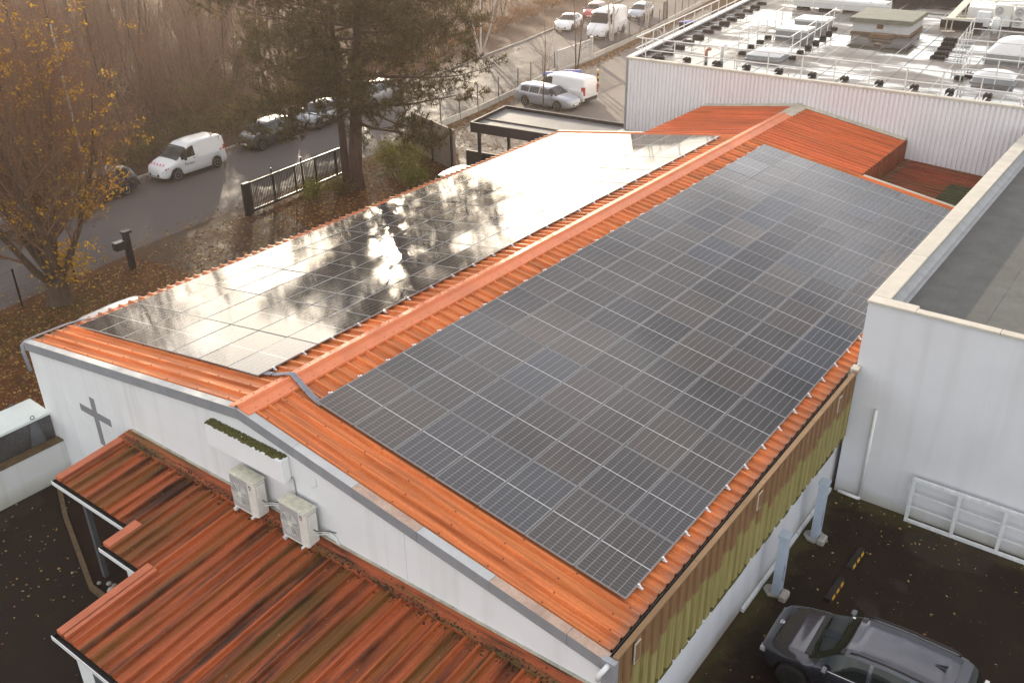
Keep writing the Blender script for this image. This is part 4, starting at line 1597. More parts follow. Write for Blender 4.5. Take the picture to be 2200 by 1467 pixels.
lidbox(-5.86, -4.02, 42.4, 43.95, 0.36, 'white boxed roof hatch nearer the front, left of the hut')
lidbox(-6.2, -4.3, 46.0, 47.7, 0.36, 'white boxed roof hatch farther back, left of the hut')
rail('guard_rail', 'left half of the rail enclosure round the white roof hatches', [(-2.75, 36.75), (-5.45, 36.75), (-6.7, 45.6)],
     posts=[(-5.45, 36.8), (-5.64, 38.4), (-5.9, 40.2), (-6.1, 41.9), (-6.4, 43.8), (-6.7, 45.5)])
rail('guard_rail', 'right half of the rail enclosure round the white roof hatches', [(-2.75, 36.9), (-4.05, 47.0)],
     posts=[(-2.72, 37.1), (-2.92, 38.74), (-3.1, 40.23), (-3.3, 41.78), (-3.5, 43.23), (-3.7, 44.88), (-3.9, 46.26)])
for k, (x, y) in enumerate([(-5.25, 36.85), (-5.64, 38.75), (-5.76, 40.28), (-6.0, 41.9)]):
    ballast(x + 0.02, y, 0.05, '%s ballast block from the front, left side of the hatch enclosure' % ORD[k].capitalize(), None, 0.55)
for k, (x, y) in enumerate([(-2.64, 37.09), (-2.88, 38.74), (-3.02, 40.23), (-3.18, 41.78), (-3.34, 43.23), (-3.59, 44.88), (-3.8, 46.26)]):
    ballast(x + 0.02, y, 0.05, '%s ballast block from the front, hut side of the hatch enclosure' % ORD[k].capitalize(), None, 0.5)
rail('guard_rail', 'rail around the low domed skylight at the right of the roof', [(12.0, 36.6), (5.55, 36.5), (5.25, 39.3)], posts=[(5.55, 36.5), (7.0, 36.52), (8.4, 36.55), (5.4, 37.9), (5.25, 39.3)])
rail('guard_rail', 'rail around the tall rounded skylight and the fan units', [(12.0, 41.0), (4.28, 40.6), (3.45, 47.4), (12.0, 47.6)], posts=[(5.6, 40.7), (7.1, 40.9), (4.28, 40.6), (4.07, 42.3), (3.86, 44), (3.66, 45.7), (3.45, 47.4), (4.8, 47.45), (6.2, 47.5)])
for k, (x, y) in enumerate([(3.35, 41.15), (3.25, 42.25), (3.05, 43.65), (2.85, 45.1), (2.65, 46.35)]):
    ballast(x, y, 0.05, '%s long ballast block from the front beside the tall rounded skylight' % ORD[k].capitalize(), (0.3, 1.2), 1.15)
for k, (x, y) in enumerate([(6.0, 37.75), (5.75, 36.9)]):
    ballast(x - 0.35, y, 0.05, ['Ballast block behind the corner of the right skylight rail', 'Ballast block at the corner of the right skylight rail'][k], None, 0.6)
# flue pipes
for (x, y, mt, lb) in ((-5.85, 33.9, 'terracotta_pipe', 'short terracotta flue pipe behind the front roof rail'), (-5.1, 34.1, 'white_pvc', 'bent white vent pipe behind the front roof rail')):
    t = thing('vent_pipe', lb, 'vent pipe', (x, y, RZ))
    h = 0.55 if mt == 'terracotta_pipe' else 0.75
    m = MB()
    m.path([(0, 0, 0.2), (0, 0, h), (0.05, 0, h + 0.12), (0.15, 0, h + 0.16), (0.22, 0, h + 0.10)], 0.075, 10)
    m.build('bend', mt, t, True)
    MB().tube((0, 0, 0), (0, 0, 0.22), 0.09, n=10).build('collar', 'lead_strip', t, True)
# roof hut
t = thing('roof_hut', 'white roof hut with a dark overhanging flat lid', 'hut', (-1.22, 47.75, RZ), 0.075)
MB().box(-1.55, 1.55, -1.75, 1.8, 0.12, 0.67).build('wall', 'hut_brick', t)
for k in range(3):
    MB().box(-1.565, 1.565, -1.765, 1.815, 0.2 + k * 0.14, 0.205 + k * 0.14).build('course_line', 'lead_strip', t)
MB().box(-1.6, 1.6, -1.8, 1.85, 0.0, 0.13).build('plinth', 'wood', t)
MB().cbox(-1.72, 1.72, -2.0, 2.05, 0.67, 0.90, 0.02).build('lid', 'hut_roof', t)
MB().box(-0.2, 0.14, -1.79, -1.75, 0.35, 0.58).build('vent', 'inner_brown', t)
t = thing('pallet_stack', 'small stack of boards lying before the roof hut', 'pallet', (-0.75, 45.2, RZ), 0.04)
for k in range(3):
    MB().box(-0.62 + 0.05 * k, 0.6 - 0.03 * k, -0.3, 0.3, 0.02 + k * 0.075, 0.085 + k * 0.075).build('board', 'wood', t)
# fan units
def fanbox(x, y, label, second=True):
    t = thing('fan_unit', label, 'fan unit', (x, y, RZ), 0.0, 'roof fan units')
    b = MB().cbox(-0.48, 0.48, -0.20, 0.20, 0.08, 1.24, 0.03).build('case', 'ac_white', t)
    for (cz) in (0.40, 0.92):
        m = MB()
        m.lathe([(0.23, -0.205), (0.23, -0.22), (0.20, -0.225), (0.19, -0.21), (0.06, -0.21), (0.06, -0.225), (0.0, -0.225)], 20, (-0.2, 0, cz), 'y')
        m.build('fan_ring', 'ac_grille', t, True)
    MB().box(-0.5, 0.5, -0.22, 0.22, 0.0, 0.08).build('base', 'dark_frame', t)
    MB().box(0.12, 0.4, -0.204, -0.199, 0.45, 0.65).build('badge_plate', 'white_metal', t)


fanbox(3.9, 52.3, 'tall white twin-fan unit on the big roof, left one')
fanbox(4.98, 52.3, 'tall white twin-fan unit on the big roof, right one')
fanbox(6.06, 52.3, 'tall white twin-fan unit at the frame edge of the big roof')
t = thing('vent_cowl', 'round white cowl pipe before the left twin-fan unit', 'vent pipe', (4.05, 50.0, RZ))
MB().lathe([(0.16, 0), (0.16, 0.25), (0.22, 0.3), (0.22, 0.75), (0.14, 0.88), (0.0, 0.9)], 16).build('cowl', 'white_pvc', t, True)
t = thing('switch_cabinet', 'pale switch cabinet left of the twin-fan units', 'cabinet', (3.05, 51.6, RZ))
MB().cbox(-0.35, 0.35, -0.25, 0.25, 0.1, 0.9, 0.02).build('case', 'white_metal', t)
MB().box(-0.3, 0.3, -0.2, 0.2, 0.0, 0.1).build('base', 'dark_frame', t)
t = thing('white_duct', 'low white duct box behind the rails right of the walkway', 'duct', (3.0, 53.5, RZ))
MB().cbox(-1.2, 1.6, -0.5, 0.5, 0.25, 0.9, 0.03).build('duct', 'dome_white', t)
for xx in (-0.9, 1.2):
    MB().box(xx - 0.06, xx + 0.06, -0.4, 0.4, 0, 0.25).build('leg', 'grey_metal', t)
t = thing('roof_walkway', 'raised steel walkway running back across the big roof', 'walkway', (0, 0, 0))
m = MB()
q = [(1.6, 49.0), (2.0, 49.1), (0.95, 58.5), (0.5, 58.5)]
m.prism(q, 'z', RZ + 0.72, RZ + 0.80)
m.prism([(1.6, 48.7), (3.1, 49.2), (3.1, 49.5), (1.6, 49.0)], 'z', RZ + 0.72, RZ + 0.81)
m.build('deck', 'cream_trim', t)
for (xx, yy) in ((1.65, 49.1), (1.9, 49.3), (1.3, 52), (1.6, 52.1), (1.0, 55), (1.25, 55.1), (2.9, 49.3)):
    MB().box(xx - 0.03, xx + 0.03, yy - 0.03, yy + 0.03, RZ + 0.05, RZ + 0.72).box(xx - 0.2, xx + 0.2, yy - 0.1, yy + 0.1, RZ + 0.002, RZ + 0.05).build('leg', 'cream_trim', t)
t = thing('long_duct', 'long white duct lying across the back of the big roof', 'duct', (0, 0, 0))
m = MB()
m.prism([(53.0, RZ + 0.12), (54.3, RZ + 0.12), (54.3, RZ + 0.62), (54.1, RZ + 0.72), (53.2, RZ + 0.72), (53.0, RZ + 0.62)], 'x', -9.0, -3.0)
m.build('duct', 'dome_white', t)
for xx in (-8.5, -7, -5.5, -4):
    MB().box(xx - 0.2, xx + 0.2, 52.9, 54.4, RZ + 0.002, RZ + 0.12).build('support', 'black_rubber', t)
rail('guard_rail', 'rail across the back of the big roof behind the long duct', [(-9.5, 52.2), (-2.6, 52.6)], posts=[(-9.3, 52.2), (-7.4, 52.3), (-5.5, 52.4), (-3.8, 52.5), (-2.6, 52.6)])
t = thing('roof_upstand', 'dark upstand wall crossing the back of the big roof', 'parapet')
MB().box(-6.0, 0.6, 58.6, 59.0, RZ, RZ + 0.55).build('wall', 'dark_frame', t)
MB().box(-6.05, 0.65, 58.55, 59.05, RZ + 0.551, RZ + 0.60).build('coping', 'coping_cream', t)
t = thing('roof_upstand', 'dark upstand wall right of the roof hut', 'parapet')
MB().box(0.95, 3.2, 50.6, 50.95, RZ, RZ + 0.42).build('wall', 'dark_frame', t)
MB().box(0.90, 3.25, 50.55, 51.0, RZ + 0.421, RZ + 0.46).build('coping', 'lead_strip', t)

# dark open canopy beyond the left array
t = thing('flat_canopy', 'dark framed flat canopy with grey sheet roof beyond the left array', 'canopy')
CZ = 3.05
C0, C1, C2, C3 = (-16.6, 28.3), (-17.2, 32.2), (-9.35, 32.6), (-9.35, 28.9)
MB().prism([C0, C1, C2, C3], 'z', CZ - 0.22, CZ - 0.16).build('roof_sheet', 'canopy_sheet', t)
for (a, b) in ((C0, C1), (C1, C2), (C3, C0)):
    d = Vector((b[0] - a[0], b[1] - a[1], 0)).normalized()
    nn = Vector((-d.y, d.x, 0)) * 0.05
    MB().prism([(a[0] + nn.x, a[1] + nn.y), (b[0] + nn.x, b[1] + nn.y), (b[0] - nn.x, b[1] - nn.y), (a[0] - nn.x, a[1] - nn.y)], 'z', CZ - 0.52, CZ + 0.012).build('edge_beam', 'dark_frame', t)
MB().prism([(-16.8, 29.6), (-16.82, 29.72), (-9.4, 30.2), (-9.4, 30.1)], 'z', CZ - 0.159, CZ - 0.10).build('cross_rib', 'dark_frame', t)
for (x, y) in ((-16.3, 28.6), (-13.0, 28.75), (-16.8, 31.9), (-12.8, 32.1)):
    MB().box(x - 0.07, x + 0.07, y - 0.07, y + 0.07, 0, CZ - 0.225).build('post', 'dark_frame', t)
t = thing('screen_wall', 'beige screen wall standing behind the pine beside the canopy', 'wall')
simple('beige_panel', (0.30, 0.24, 0.20), 0.85, var=0.15, scale=2)
m = MB()
m.prism([(-22.7, 30.2), (-18.2, 28.6), (-18.15, 28.75), (-22.65, 30.35)], 'z', 0, 2.3)
m.build('panel', 'beige_panel', t)
for (x, y) in ((-22.6, 30.12), (-20.4, 29.33), (-18.3, 28.58)):
    MB().box(x - 0.05, x + 0.05, y - 0.05, y + 0.05, 0, 2.4).build('post', 'dark_frame', t)
t = thing('black_screen', 'low black screen under the dark canopy', 'screen')
MB().prism([(-17.6, 29.0), (-13.2, 29.4), (-13.2, 29.5), (-17.6, 29.1)], 'z', 0.0, 1.15).build('panel', 'dark_frame', t)
MB().prism([(-17.62, 28.97), (-13.18, 29.37), (-13.18, 29.53), (-17.62, 29.13)], 'z', 1.151, 1.19).build('cap', 'dark_frame', t)

# ---------------------------------------------------------------- vehicles
def lerp(a, b, t):
    return a + (b - a) * t


def interp(pts, x, smooth=True):
    if x <= pts[0][0]:
        return pts[0][1]
    for (x0, y0), (x1, y1) in zip(pts, pts[1:]):
        if x <= x1:
            t = (x - x0) / (x1 - x0)
            if smooth:
                t = t * t * (3 - 2 * t) * 0.5 + t * 0.5
            return lerp(y0, y1, t)
    return pts[-1][1]


SPECS = {
    # x runs from the tail (0) to the nose (L)
    'suv': dict(L=4.35, W=1.83, top=[(0, 0.72), (0.03, 0.95), (0.10, 1.08), (0.34, 1.38), (0.50, 1.475), (0.80, 1.53), (1.7, 1.57), (2.35, 1.54), (2.62, 1.47), (3.28, 1.06), (3.7, 1.015), (4.0, 0.965), (4.15, 0.91), (4.25, 0.83), (4.31, 0.73), (4.34, 0.63), (4.35, 0.55)],
                belt=[(0, 0.70), (0.2, 1.02), (0.6, 1.04), (2.9, 0.98), (3.4, 0.95), (4.2, 0.82), (4.35, 0.58)], wr=0.335, wheels=(0.84, 3.50), R=0.345, sill=0.24,
                ws=(2.58, 3.26), rw=(0.13, 0.45), sw=[(0.62, 1.22), (1.28, 2.00), (2.07, 3.02)], taper=[(0, 0.70), (0.12, 0.85), (0.5, 0.97), (1.2, 1.0), (3.3, 1.0), (3.7, 0.965), (4.0, 0.90), (4.2, 0.80), (4.3, 0.68), (4.35, 0.52)]),
    'estate': dict(L=4.77, W=1.82, top=[(0, 0.60), (0.03, 0.92), (0.12, 1.02), (0.42, 1.40), (0.8, 1.46), (2.0, 1.49), (2.7, 1.46), (2.95, 1.41), (3.62, 1.00), (4.3, 0.90), (4.62, 0.80), (4.74, 0.64), (4.77, 0.5)],
                   belt=[(0, 0.58), (0.15, 0.98), (0.6, 0.99), (3.2, 0.93), (3.7, 0.90), (4.6, 0.73), (4.77, 0.48)], wr=0.34, wheels=(1.00, 3.72), R=0.325, sill=0.22,
                   ws=(2.92, 3.60), rw=(0.10, 0.44), sw=[(0.58, 1.28), (1.34, 2.14), (2.21, 3.32)], taper=[(0, 0.76), (0.12, 0.88), (0.5, 0.97), (1.2, 1.0), (3.6, 1.0), (4.2, 0.94), (4.55, 0.82), (4.77, 0.56)]),
    'hatch': dict(L=3.95, W=1.72, top=[(0, 0.62), (0.04, 0.92), (0.12, 1.02), (0.40, 1.42), (0.8, 1.50), (1.7, 1.52), (2.3, 1.48), (2.5, 1.42), (3.15, 1.00), (3.6, 0.90), (3.85, 0.78), (3.93, 0.62), (3.95, 0.5)],
                  belt=[(0, 0.60), (0.15, 0.98), (0.6, 0.99), (2.8, 0.92), (3.2, 0.90), (3.8, 0.72), (3.95, 0.48)], wr=0.33, wheels=(0.68, 3.20), R=0.30, sill=0.22,
                  ws=(2.48, 3.12), rw=(0.10, 0.42), sw=[(0.50, 0.98), (1.04, 1.72), (1.78, 2.86)], taper=[(0, 0.74), (0.12, 0.88), (0.45, 0.97), (1.0, 1.0), (3.0, 1.0), (3.5, 0.93), (3.8, 0.80), (3.95, 0.55)]),
    'sedan': dict(L=4.69, W=1.85, top=[(0, 0.62), (0.05, 0.95), (0.35, 1.05), (1.15, 1.34), (1.9, 1.44), (2.5, 1.42), (2.75, 1.37), (3.55, 0.98), (4.2, 0.88), (4.55, 0.74), (4.66, 0.60), (4.69, 0.46)],
                  belt=[(0, 0.58), (0.2, 0.93), (0.9, 0.95), (3.2, 0.89), (3.6, 0.87), (4.5, 0.68), (4.69, 0.44)], wr=0.31, wheels=(0.98, 3.85), R=0.335, sill=0.20,
                  ws=(2.70, 3.52), rw=(0.42, 1.30), sw=[(1.15, 1.95), (2.02, 3.30)], taper=[(0, 0.70), (0.2, 0.86), (0.7, 0.97), (1.3, 1.0), (3.5, 1.0), (4.1, 0.94), (4.45, 0.80), (4.69, 0.52)]),
    'smallvan': dict(L=4.40, W=1.80, top=[(0, 0.70), (0.02, 1.50), (0.10, 1.74), (0.35, 1.82), (1.6, 1.85), (2.3, 1.79), (2.65, 1.66), (3.45, 1.12), (3.95, 0.98), (4.25, 0.86), (4.37, 0.70), (4.40, 0.52)],
                     belt=[(0, 0.68), (0.1, 1.08), (2.5, 1.06), (3.3, 1.00), (3.7, 0.96), (4.25, 0.78), (4.40, 0.50)], wr=0.385, wheels=(0.78, 3.52), R=0.325, sill=0.24,
                     ws=(2.64, 3.42), rw=None, sw=[(2.16, 3.10)], taper=[(0, 0.90), (0.1, 0.96), (0.4, 1.0), (3.3, 1.0), (3.85, 0.94), (4.2, 0.82), (4.40, 0.58)]),
    'midvan': dict(L=4.95, W=1.90, top=[(0, 0.80), (0.02, 1.55), (0.10, 1.80), (0.35, 1.88), (2.2, 1.92), (3.0, 1.88), (3.3, 1.78), (4.05, 1.18), (4.5, 1.02), (4.82, 0.88), (4.93, 0.70), (4.95, 0.52)],
                   belt=[(0, 0.78), (0.1, 1.14), (3.2, 1.10), (3.9, 1.05), (4.3, 0.98), (4.82, 0.80), (4.95, 0.5)], wr=0.395, wheels=(0.95, 4.05), R=0.335, sill=0.27,
                   ws=(3.28, 4.02), rw=None, sw=[(2.75, 3.72)], taper=[(0, 0.92), (0.1, 0.97), (0.4, 1.0), (3.9, 1.0), (4.4, 0.94), (4.75, 0.82), (4.95, 0.6)]),
    'bigvan': dict(L=5.6, W=2.05, top=[(0, 0.9), (0.02, 2.0), (0.10, 2.40), (0.35, 2.48), (3.4, 2.50), (3.9, 2.42), (4.2, 2.25), (4.75, 1.40), (5.15, 1.20), (5.48, 1.02), (5.58, 0.8), (5.6, 0.55)],
                   belt=[(0, 0.88), (0.1, 1.35), (4.0, 1.32), (4.6, 1.25), (5.0, 1.12), (5.48, 0.92), (5.6, 0.53)], wr=0.43, wheels=(1.05, 4.55), R=0.35, sill=0.30,
                   ws=(4.18, 4.74), rw=None, sw=[(3.65, 4.5)], taper=[(0, 0.94), (0.1, 0.98), (0.4, 1.0), (4.5, 1.0), (5.05, 0.96), (5.4, 0.86), (5.6, 0.66)]),
}
CARMESH = {}


def wheel_meshes(R, wd=0.20, spokes=5):
    m = MB()
    m.lathe([(R * 0.62, -wd / 2), (R * 0.92, -wd / 2), (R, -wd / 2 + 0.03), (R, wd / 2 - 0.03), (R * 0.92, wd / 2), (R * 0.62, wd / 2)], 24, (0, 0, 0), 'y')
    ty = m.mesh('tyre', 'tyre', True)
    m = MB()
    m.lathe([(R * 0.63, wd / 2 - 0.01), (R * 0.63, wd / 2 + 0.002), (R * 0.56, wd / 2 + 0.002), (R * 0.55, wd / 2 - 0.05)], 24, (0, 0, 0), 'y', 0)
    m.lathe([(R * 0.56, wd / 2 - 0.055), (0.0, wd / 2 - 0.055)], 16, (0, 0, 0), 'y', 1)
    for k in range(spokes):
        a = 2 * PI * k / spokes
        q = []
        for (rr, da) in ((0.10, -0.5), (0.57, -0.17), (0.57, 0.17), (0.10, 0.5)):
            q.append((R * rr * math.cos(a + da), R * rr * math.sin(a + da)))
        m.prism(q, 'y', wd / 2 - 0.045, wd / 2 - 0.008, 0)
    m.lathe([(R * 0.14, wd / 2 - 0.03), (R * 0.12, wd / 2 + 0.003), (0.0, wd / 2 + 0.003)], 12, (0, 0, 0), 'y', 0)
    return ty, m


def car_meshes(kind):
    if kind in CARMESH:
        return CARMESH[kind]
    S = SPECS[kind]
    L, W = S['L'], S['W']
    xs = set()
    n = 44
    for i in range(n + 1):
        xs.add(round(L * i / n, 3))
    for e in (0.012, 0.03, 0.06, L - 0.012, L - 0.03, L - 0.06):
        xs.add(round(e, 3))
    Ra = S['R'] + 0.055
    for wx in S['wheels']:
        for t in (-1, -0.97, -0.88, -0.7, -0.45, -0.2, 0, 0.2, 0.45, 0.7, 0.88, 0.97, 1):
            xs.add(round(wx + t * Ra, 3))
    cuts = []
    for a, b in S['sw'] + [S['ws']] + ([S['rw']] if S['rw'] else []):
        cuts += [a, b]
        xs.add(round(a, 3))
        xs.add(round(b, 3))
    xs = sorted(xs)
    xs2 = [xs[0]]
    keep = set(round(c, 3) for c in cuts)
    for x in xs[1:]:
        if x - xs2[-1] > 0.022 or x in keep:
            xs2.append(x)
    xs = xs2
    rings = []
    for x in xs:
        zt = interp(S['top'], x)
        zbl = min(interp(S['belt'], x), zt - 0.02)
        w_ = W / 2 * interp(S['taper'], x)
        zb = S['sill']
        e0, e1 = min(1, x / 0.35), min(1, (L - x) / 0.4)
        zb += 0.10 * (1 - e0) ** 2 + 0.08 * (1 - e1) ** 2
        arch = 0
        for wx in S['wheels']:
            d = abs(x - wx)
            if d < Ra:
                arch = max(arch, S['R'] + math.sqrt(max(0, Ra * Ra - d * d)) - 0.0)
        zb = max(zb, arch)
        k = zt - zbl
        kc = max(0.0, min(1.0, (k - 0.05) / 0.40))
        wr = lerp(w_ * 0.80, min(W * S['wr'], w_ * 0.95), kc)
        hb = zbl - zb
        r = [(0.0, zb), (w_ * 0.90, zb), (w_ * 0.985, zb + min(0.05, hb * 0.1)), (w_ * 1.0, zb + hb * 0.38), (w_ * 0.995, zb + hb * 0.68), (w_ * 0.97, zb + hb * 0.93), (w_ * 0.945, zbl),
             (lerp(w_ * 0.91, w_ * 0.925, kc), zbl + k * lerp(0.25, 0.06, kc)), (lerp(w_ * 0.85, wr + 0.035, kc), zbl + k * lerp(0.6, 0.80, kc)), (wr, zbl + k * lerp(0.80, 0.935, kc)),
             (wr * 0.80, zt - k * lerp(0.10, 0.018, kc)), (wr * 0.42, zt - k * lerp(0.03, 0.005, kc)), (0.0, zt)]
        rings.append(r)
    nr = len(rings[0])
    parts = {'body': MB(), 'windscreen': MB(), 'rear_window': MB(), 'underside': MB()}
    sides = {}

    def vert(i, j, s):
        return (xs[i], s * rings[i][j][0], rings[i][j][1])

    for i in range(len(xs) - 1):
        xm = (xs[i] + xs[i + 1]) / 2
        for j in range(nr - 1):
            for s in (1, -1):
                q = [vert(i, j, s), vert(i + 1, j, s), vert(i + 1, j + 1, s), vert(i, j + 1, s)]
                if s < 0:
                    q = q[::-1]
                key = 'body'
                if j == 0:
                    key = 'underside'
                elif j >= 8 and S['ws'][0] < xm < S['ws'][1]:
                    key = 'windscreen'
                elif j >= 9 and S['rw'] and S['rw'][0] < xm < S['rw'][1]:
                    key = 'rear_window'
                elif j == 7:
                    for wi, (a, b) in enumerate(S['sw']):
                        if a < xm < b:
                            key = ('side', wi, s)
                if isinstance(key, tuple):
                    sides.setdefault(key, MB()).add(q, [(0, 1, 2, 3)])
                else:
                    parts[key].add(q, [(0, 1, 2, 3)])
    # end caps
    for i, flip in ((0, False), (len(xs) - 1, True)):
        vs = [vert(i, j, 1) for j in range(nr)] + [vert(i, j, -1) for j in range(nr - 2, 0, -1)]
        f = tuple(range(len(vs)))
        parts['body'].add(vs, [f if not flip else f[::-1]])

    def weld(mb):
        key, vs, idx = {}, [], []
        for p in mb.v:
            k = (round(p[0], 4), round(p[1], 4), round(p[2], 4))
            if k not in key:
                key[k] = len(vs)
                vs.append(p)
            idx.append(key[k])
        fs, ms = [], []
        for f, mi in zip(mb.f, mb.m):
            g = []
            for i_ in f:
                a = idx[i_]
                if not g or g[-1] != a:
                    g.append(a)
            if len(g) > 1 and g[0] == g[-1]:
                g.pop()
            if len(g) > 2 and len(set(g)) == len(g):
                fs.append(g)
                ms.append(mi)
        mb.v, mb.f, mb.m = vs, fs, ms
        return mb

    res = {'xs': xs, 'rings': rings}
    res['body'] = weld(parts['body'])
    res['under'] = weld(parts['underside']).mesh('underside', 'car_black', fix=False)
    res['ws'] = weld(parts['windscreen']).mesh('windscreen', 'car_glass', True, fix=False)
    res['rw'] = weld(parts['rear_window']).mesh('rear_window', 'car_glass', True, fix=False) if S['rw'] else None
    res['sides'] = [weld(v).mesh('side_window', 'car_glass', True, fix=False) for k, v in sorted(sides.items(), key=str)]
    CARMESH[kind] = res
    return res


def surf(kind, x, zrel):
    """point on the flank at station x and fraction zrel between sill and belt"""
    R_ = CARMESH[kind]
    i = min(range(len(R_['xs'])), key=lambda k: abs(R_['xs'][k] - x))
    r = R_['rings'][i]
    j = 1 + zrel * 5
    j0 = int(j)
    t = j - j0
    return (lerp(r[j0][0], r[j0 + 1][0], t), lerp(r[j0][1], r[j0 + 1][1], t))


def car(name, kind, paint_, label, cat, x, y, heading, group=None, rim='rim', detail=False, spokes=5, extra=None, sc=1.0):
    """heading: world direction of the nose, radians from +X"""
    S = SPECS[kind]
    R_ = car_meshes(kind)
    t = thing(name, label, cat, (x, y, 0.012), heading, group)
    t.scale = (sc, sc, sc)
    L, W = S['L'], S['W']
    mesh = R_['body'].mesh('body', paint_, True, fix=True)
    body = put('body', mesh, t, (-L / 2, 0, 0))
    for p in body.data.polygons:
        if len(p.vertices) > 8:
            p.use_smooth = False
    put('underside', R_['under'], t, (-L / 2, 0, 0.01))
    put('windscreen', R_['ws'], t, (-L / 2, 0, 0))
    if R_['rw']:
        put('rear_window', R_['rw'], t, (-L / 2, 0, 0))
    for s in R_['sides']:
        put('side_window', s, t, (-L / 2, 0, 0))
    kk = ('wheel', kind, rim, spokes)
    if kk not in CARMESH:
        ty, mm = wheel_meshes(S['R'], 0.21, spokes)
        CARMESH[kk] = (ty, mm.mesh('rim', [rim, 'car_black']))
    ty, rm = CARMESH[kk]
    for wx in S['wheels']:
        for s in (1, -1):
            wt = put('wheel', None, t, (wx - L / 2, s * (W / 2 - 0.115), S['R']), (0, 0, 0 if s > 0 else PI))
            put('tyre', ty, wt)
            put('rim', rm, wt)
    # dark wheel wells
    for wx in S['wheels']:
        m = MB()
        m.box(wx - L / 2 - S['R'] - 0.05, wx - L / 2 + S['R'] + 0.05, -W / 2 + 0.24, W / 2 - 0.24, 0.15, S['R'] * 2)
        m.build('wheel_well', 'car_black', t)
    # lamps
    xf, xr = L - 0.20, 0.10
    for s in (1, -1):
        a, b = surf(kind, L - 0.30, 0.78), surf(kind, L - 0.10, 0.70)
        m = MB()
        m.add([(L - 0.42, s * (surf(kind, L - 0.42, 0.9)[0] + 0.006), surf(kind, L - 0.42, 0.88)[1]), (L - 0.10, s * (b[0] + 0.008), b[1] + 0.05), (L - 0.055, s * (b[0] * 0.80), b[1] + 0.02),
               (L - 0.055, s * (b[0] * 0.80), b[1] - 0.09), (L - 0.10, s * (b[0] + 0.010), b[1] - 0.09), (L - 0.36, s * (a[0] + 0.008), a[1] - 0.05)],
              [(0, 1, 4, 5), (1, 2, 3, 4)])
        o = m.build('headlight', 'lamp_clear', t, fix=False)
        o.location.x = -L / 2
        a, b = surf(kind, 0.03, 0.8), surf(kind, 0.20, 0.8)
        tall = 0.22 if kind in ('suv', 'estate', 'hatch', 'sedan') else 0.60
        m = MB()
        z1 = a[1] + (0.10 if tall < 0.3 else tall - 0.1)
        z0 = z1 - tall
        m.add([(0.20, s * (b[0] + 0.010), z1), (-0.004, s * (a[0] - 0.01), z1), (-0.008, s * (a[0] * 0.80), z1 - 0.02), (-0.008, s * (a[0] * 0.80), z0), (-0.004, s * (a[0] - 0.005), z0), (0.14, s * (b[0] + 0.012), z0)],
              [(0, 1, 4, 5), (1, 2, 3, 4)])
        o = m.build('taillight', 'lamp_red', t, fix=False)
        o.location.x = -L / 2
        # mirrors
        xm = S['sw'][-1][1] - 0.16
        p = surf(kind, xm, 1.0)
        m = MB()
        sz = 1.3 if 'van' in kind else 1.0
        m.cbox(xm - 0.06, xm + 0.06, p[0] * 1.0 + 0.02, p[0] + 0.02 + 0.19, p[1] + 0.02, p[1] + 0.02 + 0.13 * sz, 0.02)
        if s < 0:
            m.v = [(a_, -b_, c_) for a_, b_, c_ in m.v]
        o = m.build('mirror', paint_ if 'van' not in kind else 'car_black', t)
        o.location.x = -L / 2
        # handles and sill line
        for (a_, b_) in S['sw'][-2:]:
            p = surf(kind, a_ + 0.12, 0.86)
            m = MB()
            m.box(a_ + 0.04, a_ + 0.20, p[0] + 0.0, p[0] + 0.022, p[1] - 0.015, p[1] + 0.015)
            if s < 0:
                m.v = [(q0, -q1, q2) for q0, q1, q2 in m.v]
            o = m.build('door_handle', 'car_black' if 'van' in kind else paint_, t)
            o.location.x = -L / 2
        m = MB()
        x0, x1 = S['wheels'][0] + S['R'] + 0.06, S['wheels'][1] - S['R'] - 0.06
        p = surf(kind, (x0 + x1) / 2, 0.12)
        m.box(x0, x1, p[0] - 0.02, p[0] + 0.012, S['sill'] - 0.01, S['sill'] + 0.11)
        if s < 0:
            m.v = [(q0, -q1, q2) for q0, q1, q2 in m.v]
        o = m.build('side_sill', 'car_black', t)
        o.location.x = -L / 2
    # bumper strip, grille, plates
    m = MB()
    m.box(L / 2 - 0.075, L / 2 + 0.006, -0.42, 0.42, 0.36, 0.50)
    m.build('grille', 'car_black', t)
    MB().box(L / 2 + 0.004, L / 2 + 0.016, -0.26, 0.26, 0.40, 0.50).build('number_plate', 'plate', t)
    pz = 0.72 if kind in ('suv', 'estate', 'hatch', 'sedan') else 0.80
    MB().box(-L / 2 - 0.02, -L / 2 - 0.003, -0.26, 0.26, pz - 0.05, pz + 0.06).build('number_plate', 'plate', t)
    m = MB()
    m.box(-L / 2 - 0.03, -L / 2 + 0.12, -W / 2 * 0.80, W / 2 * 0.80, 0.32, 0.56)
    m.build('rear_bumper', 'car_black' if 'van' in kind else paint_, t)
    if extra:
        extra(t, S, kind)
    return t


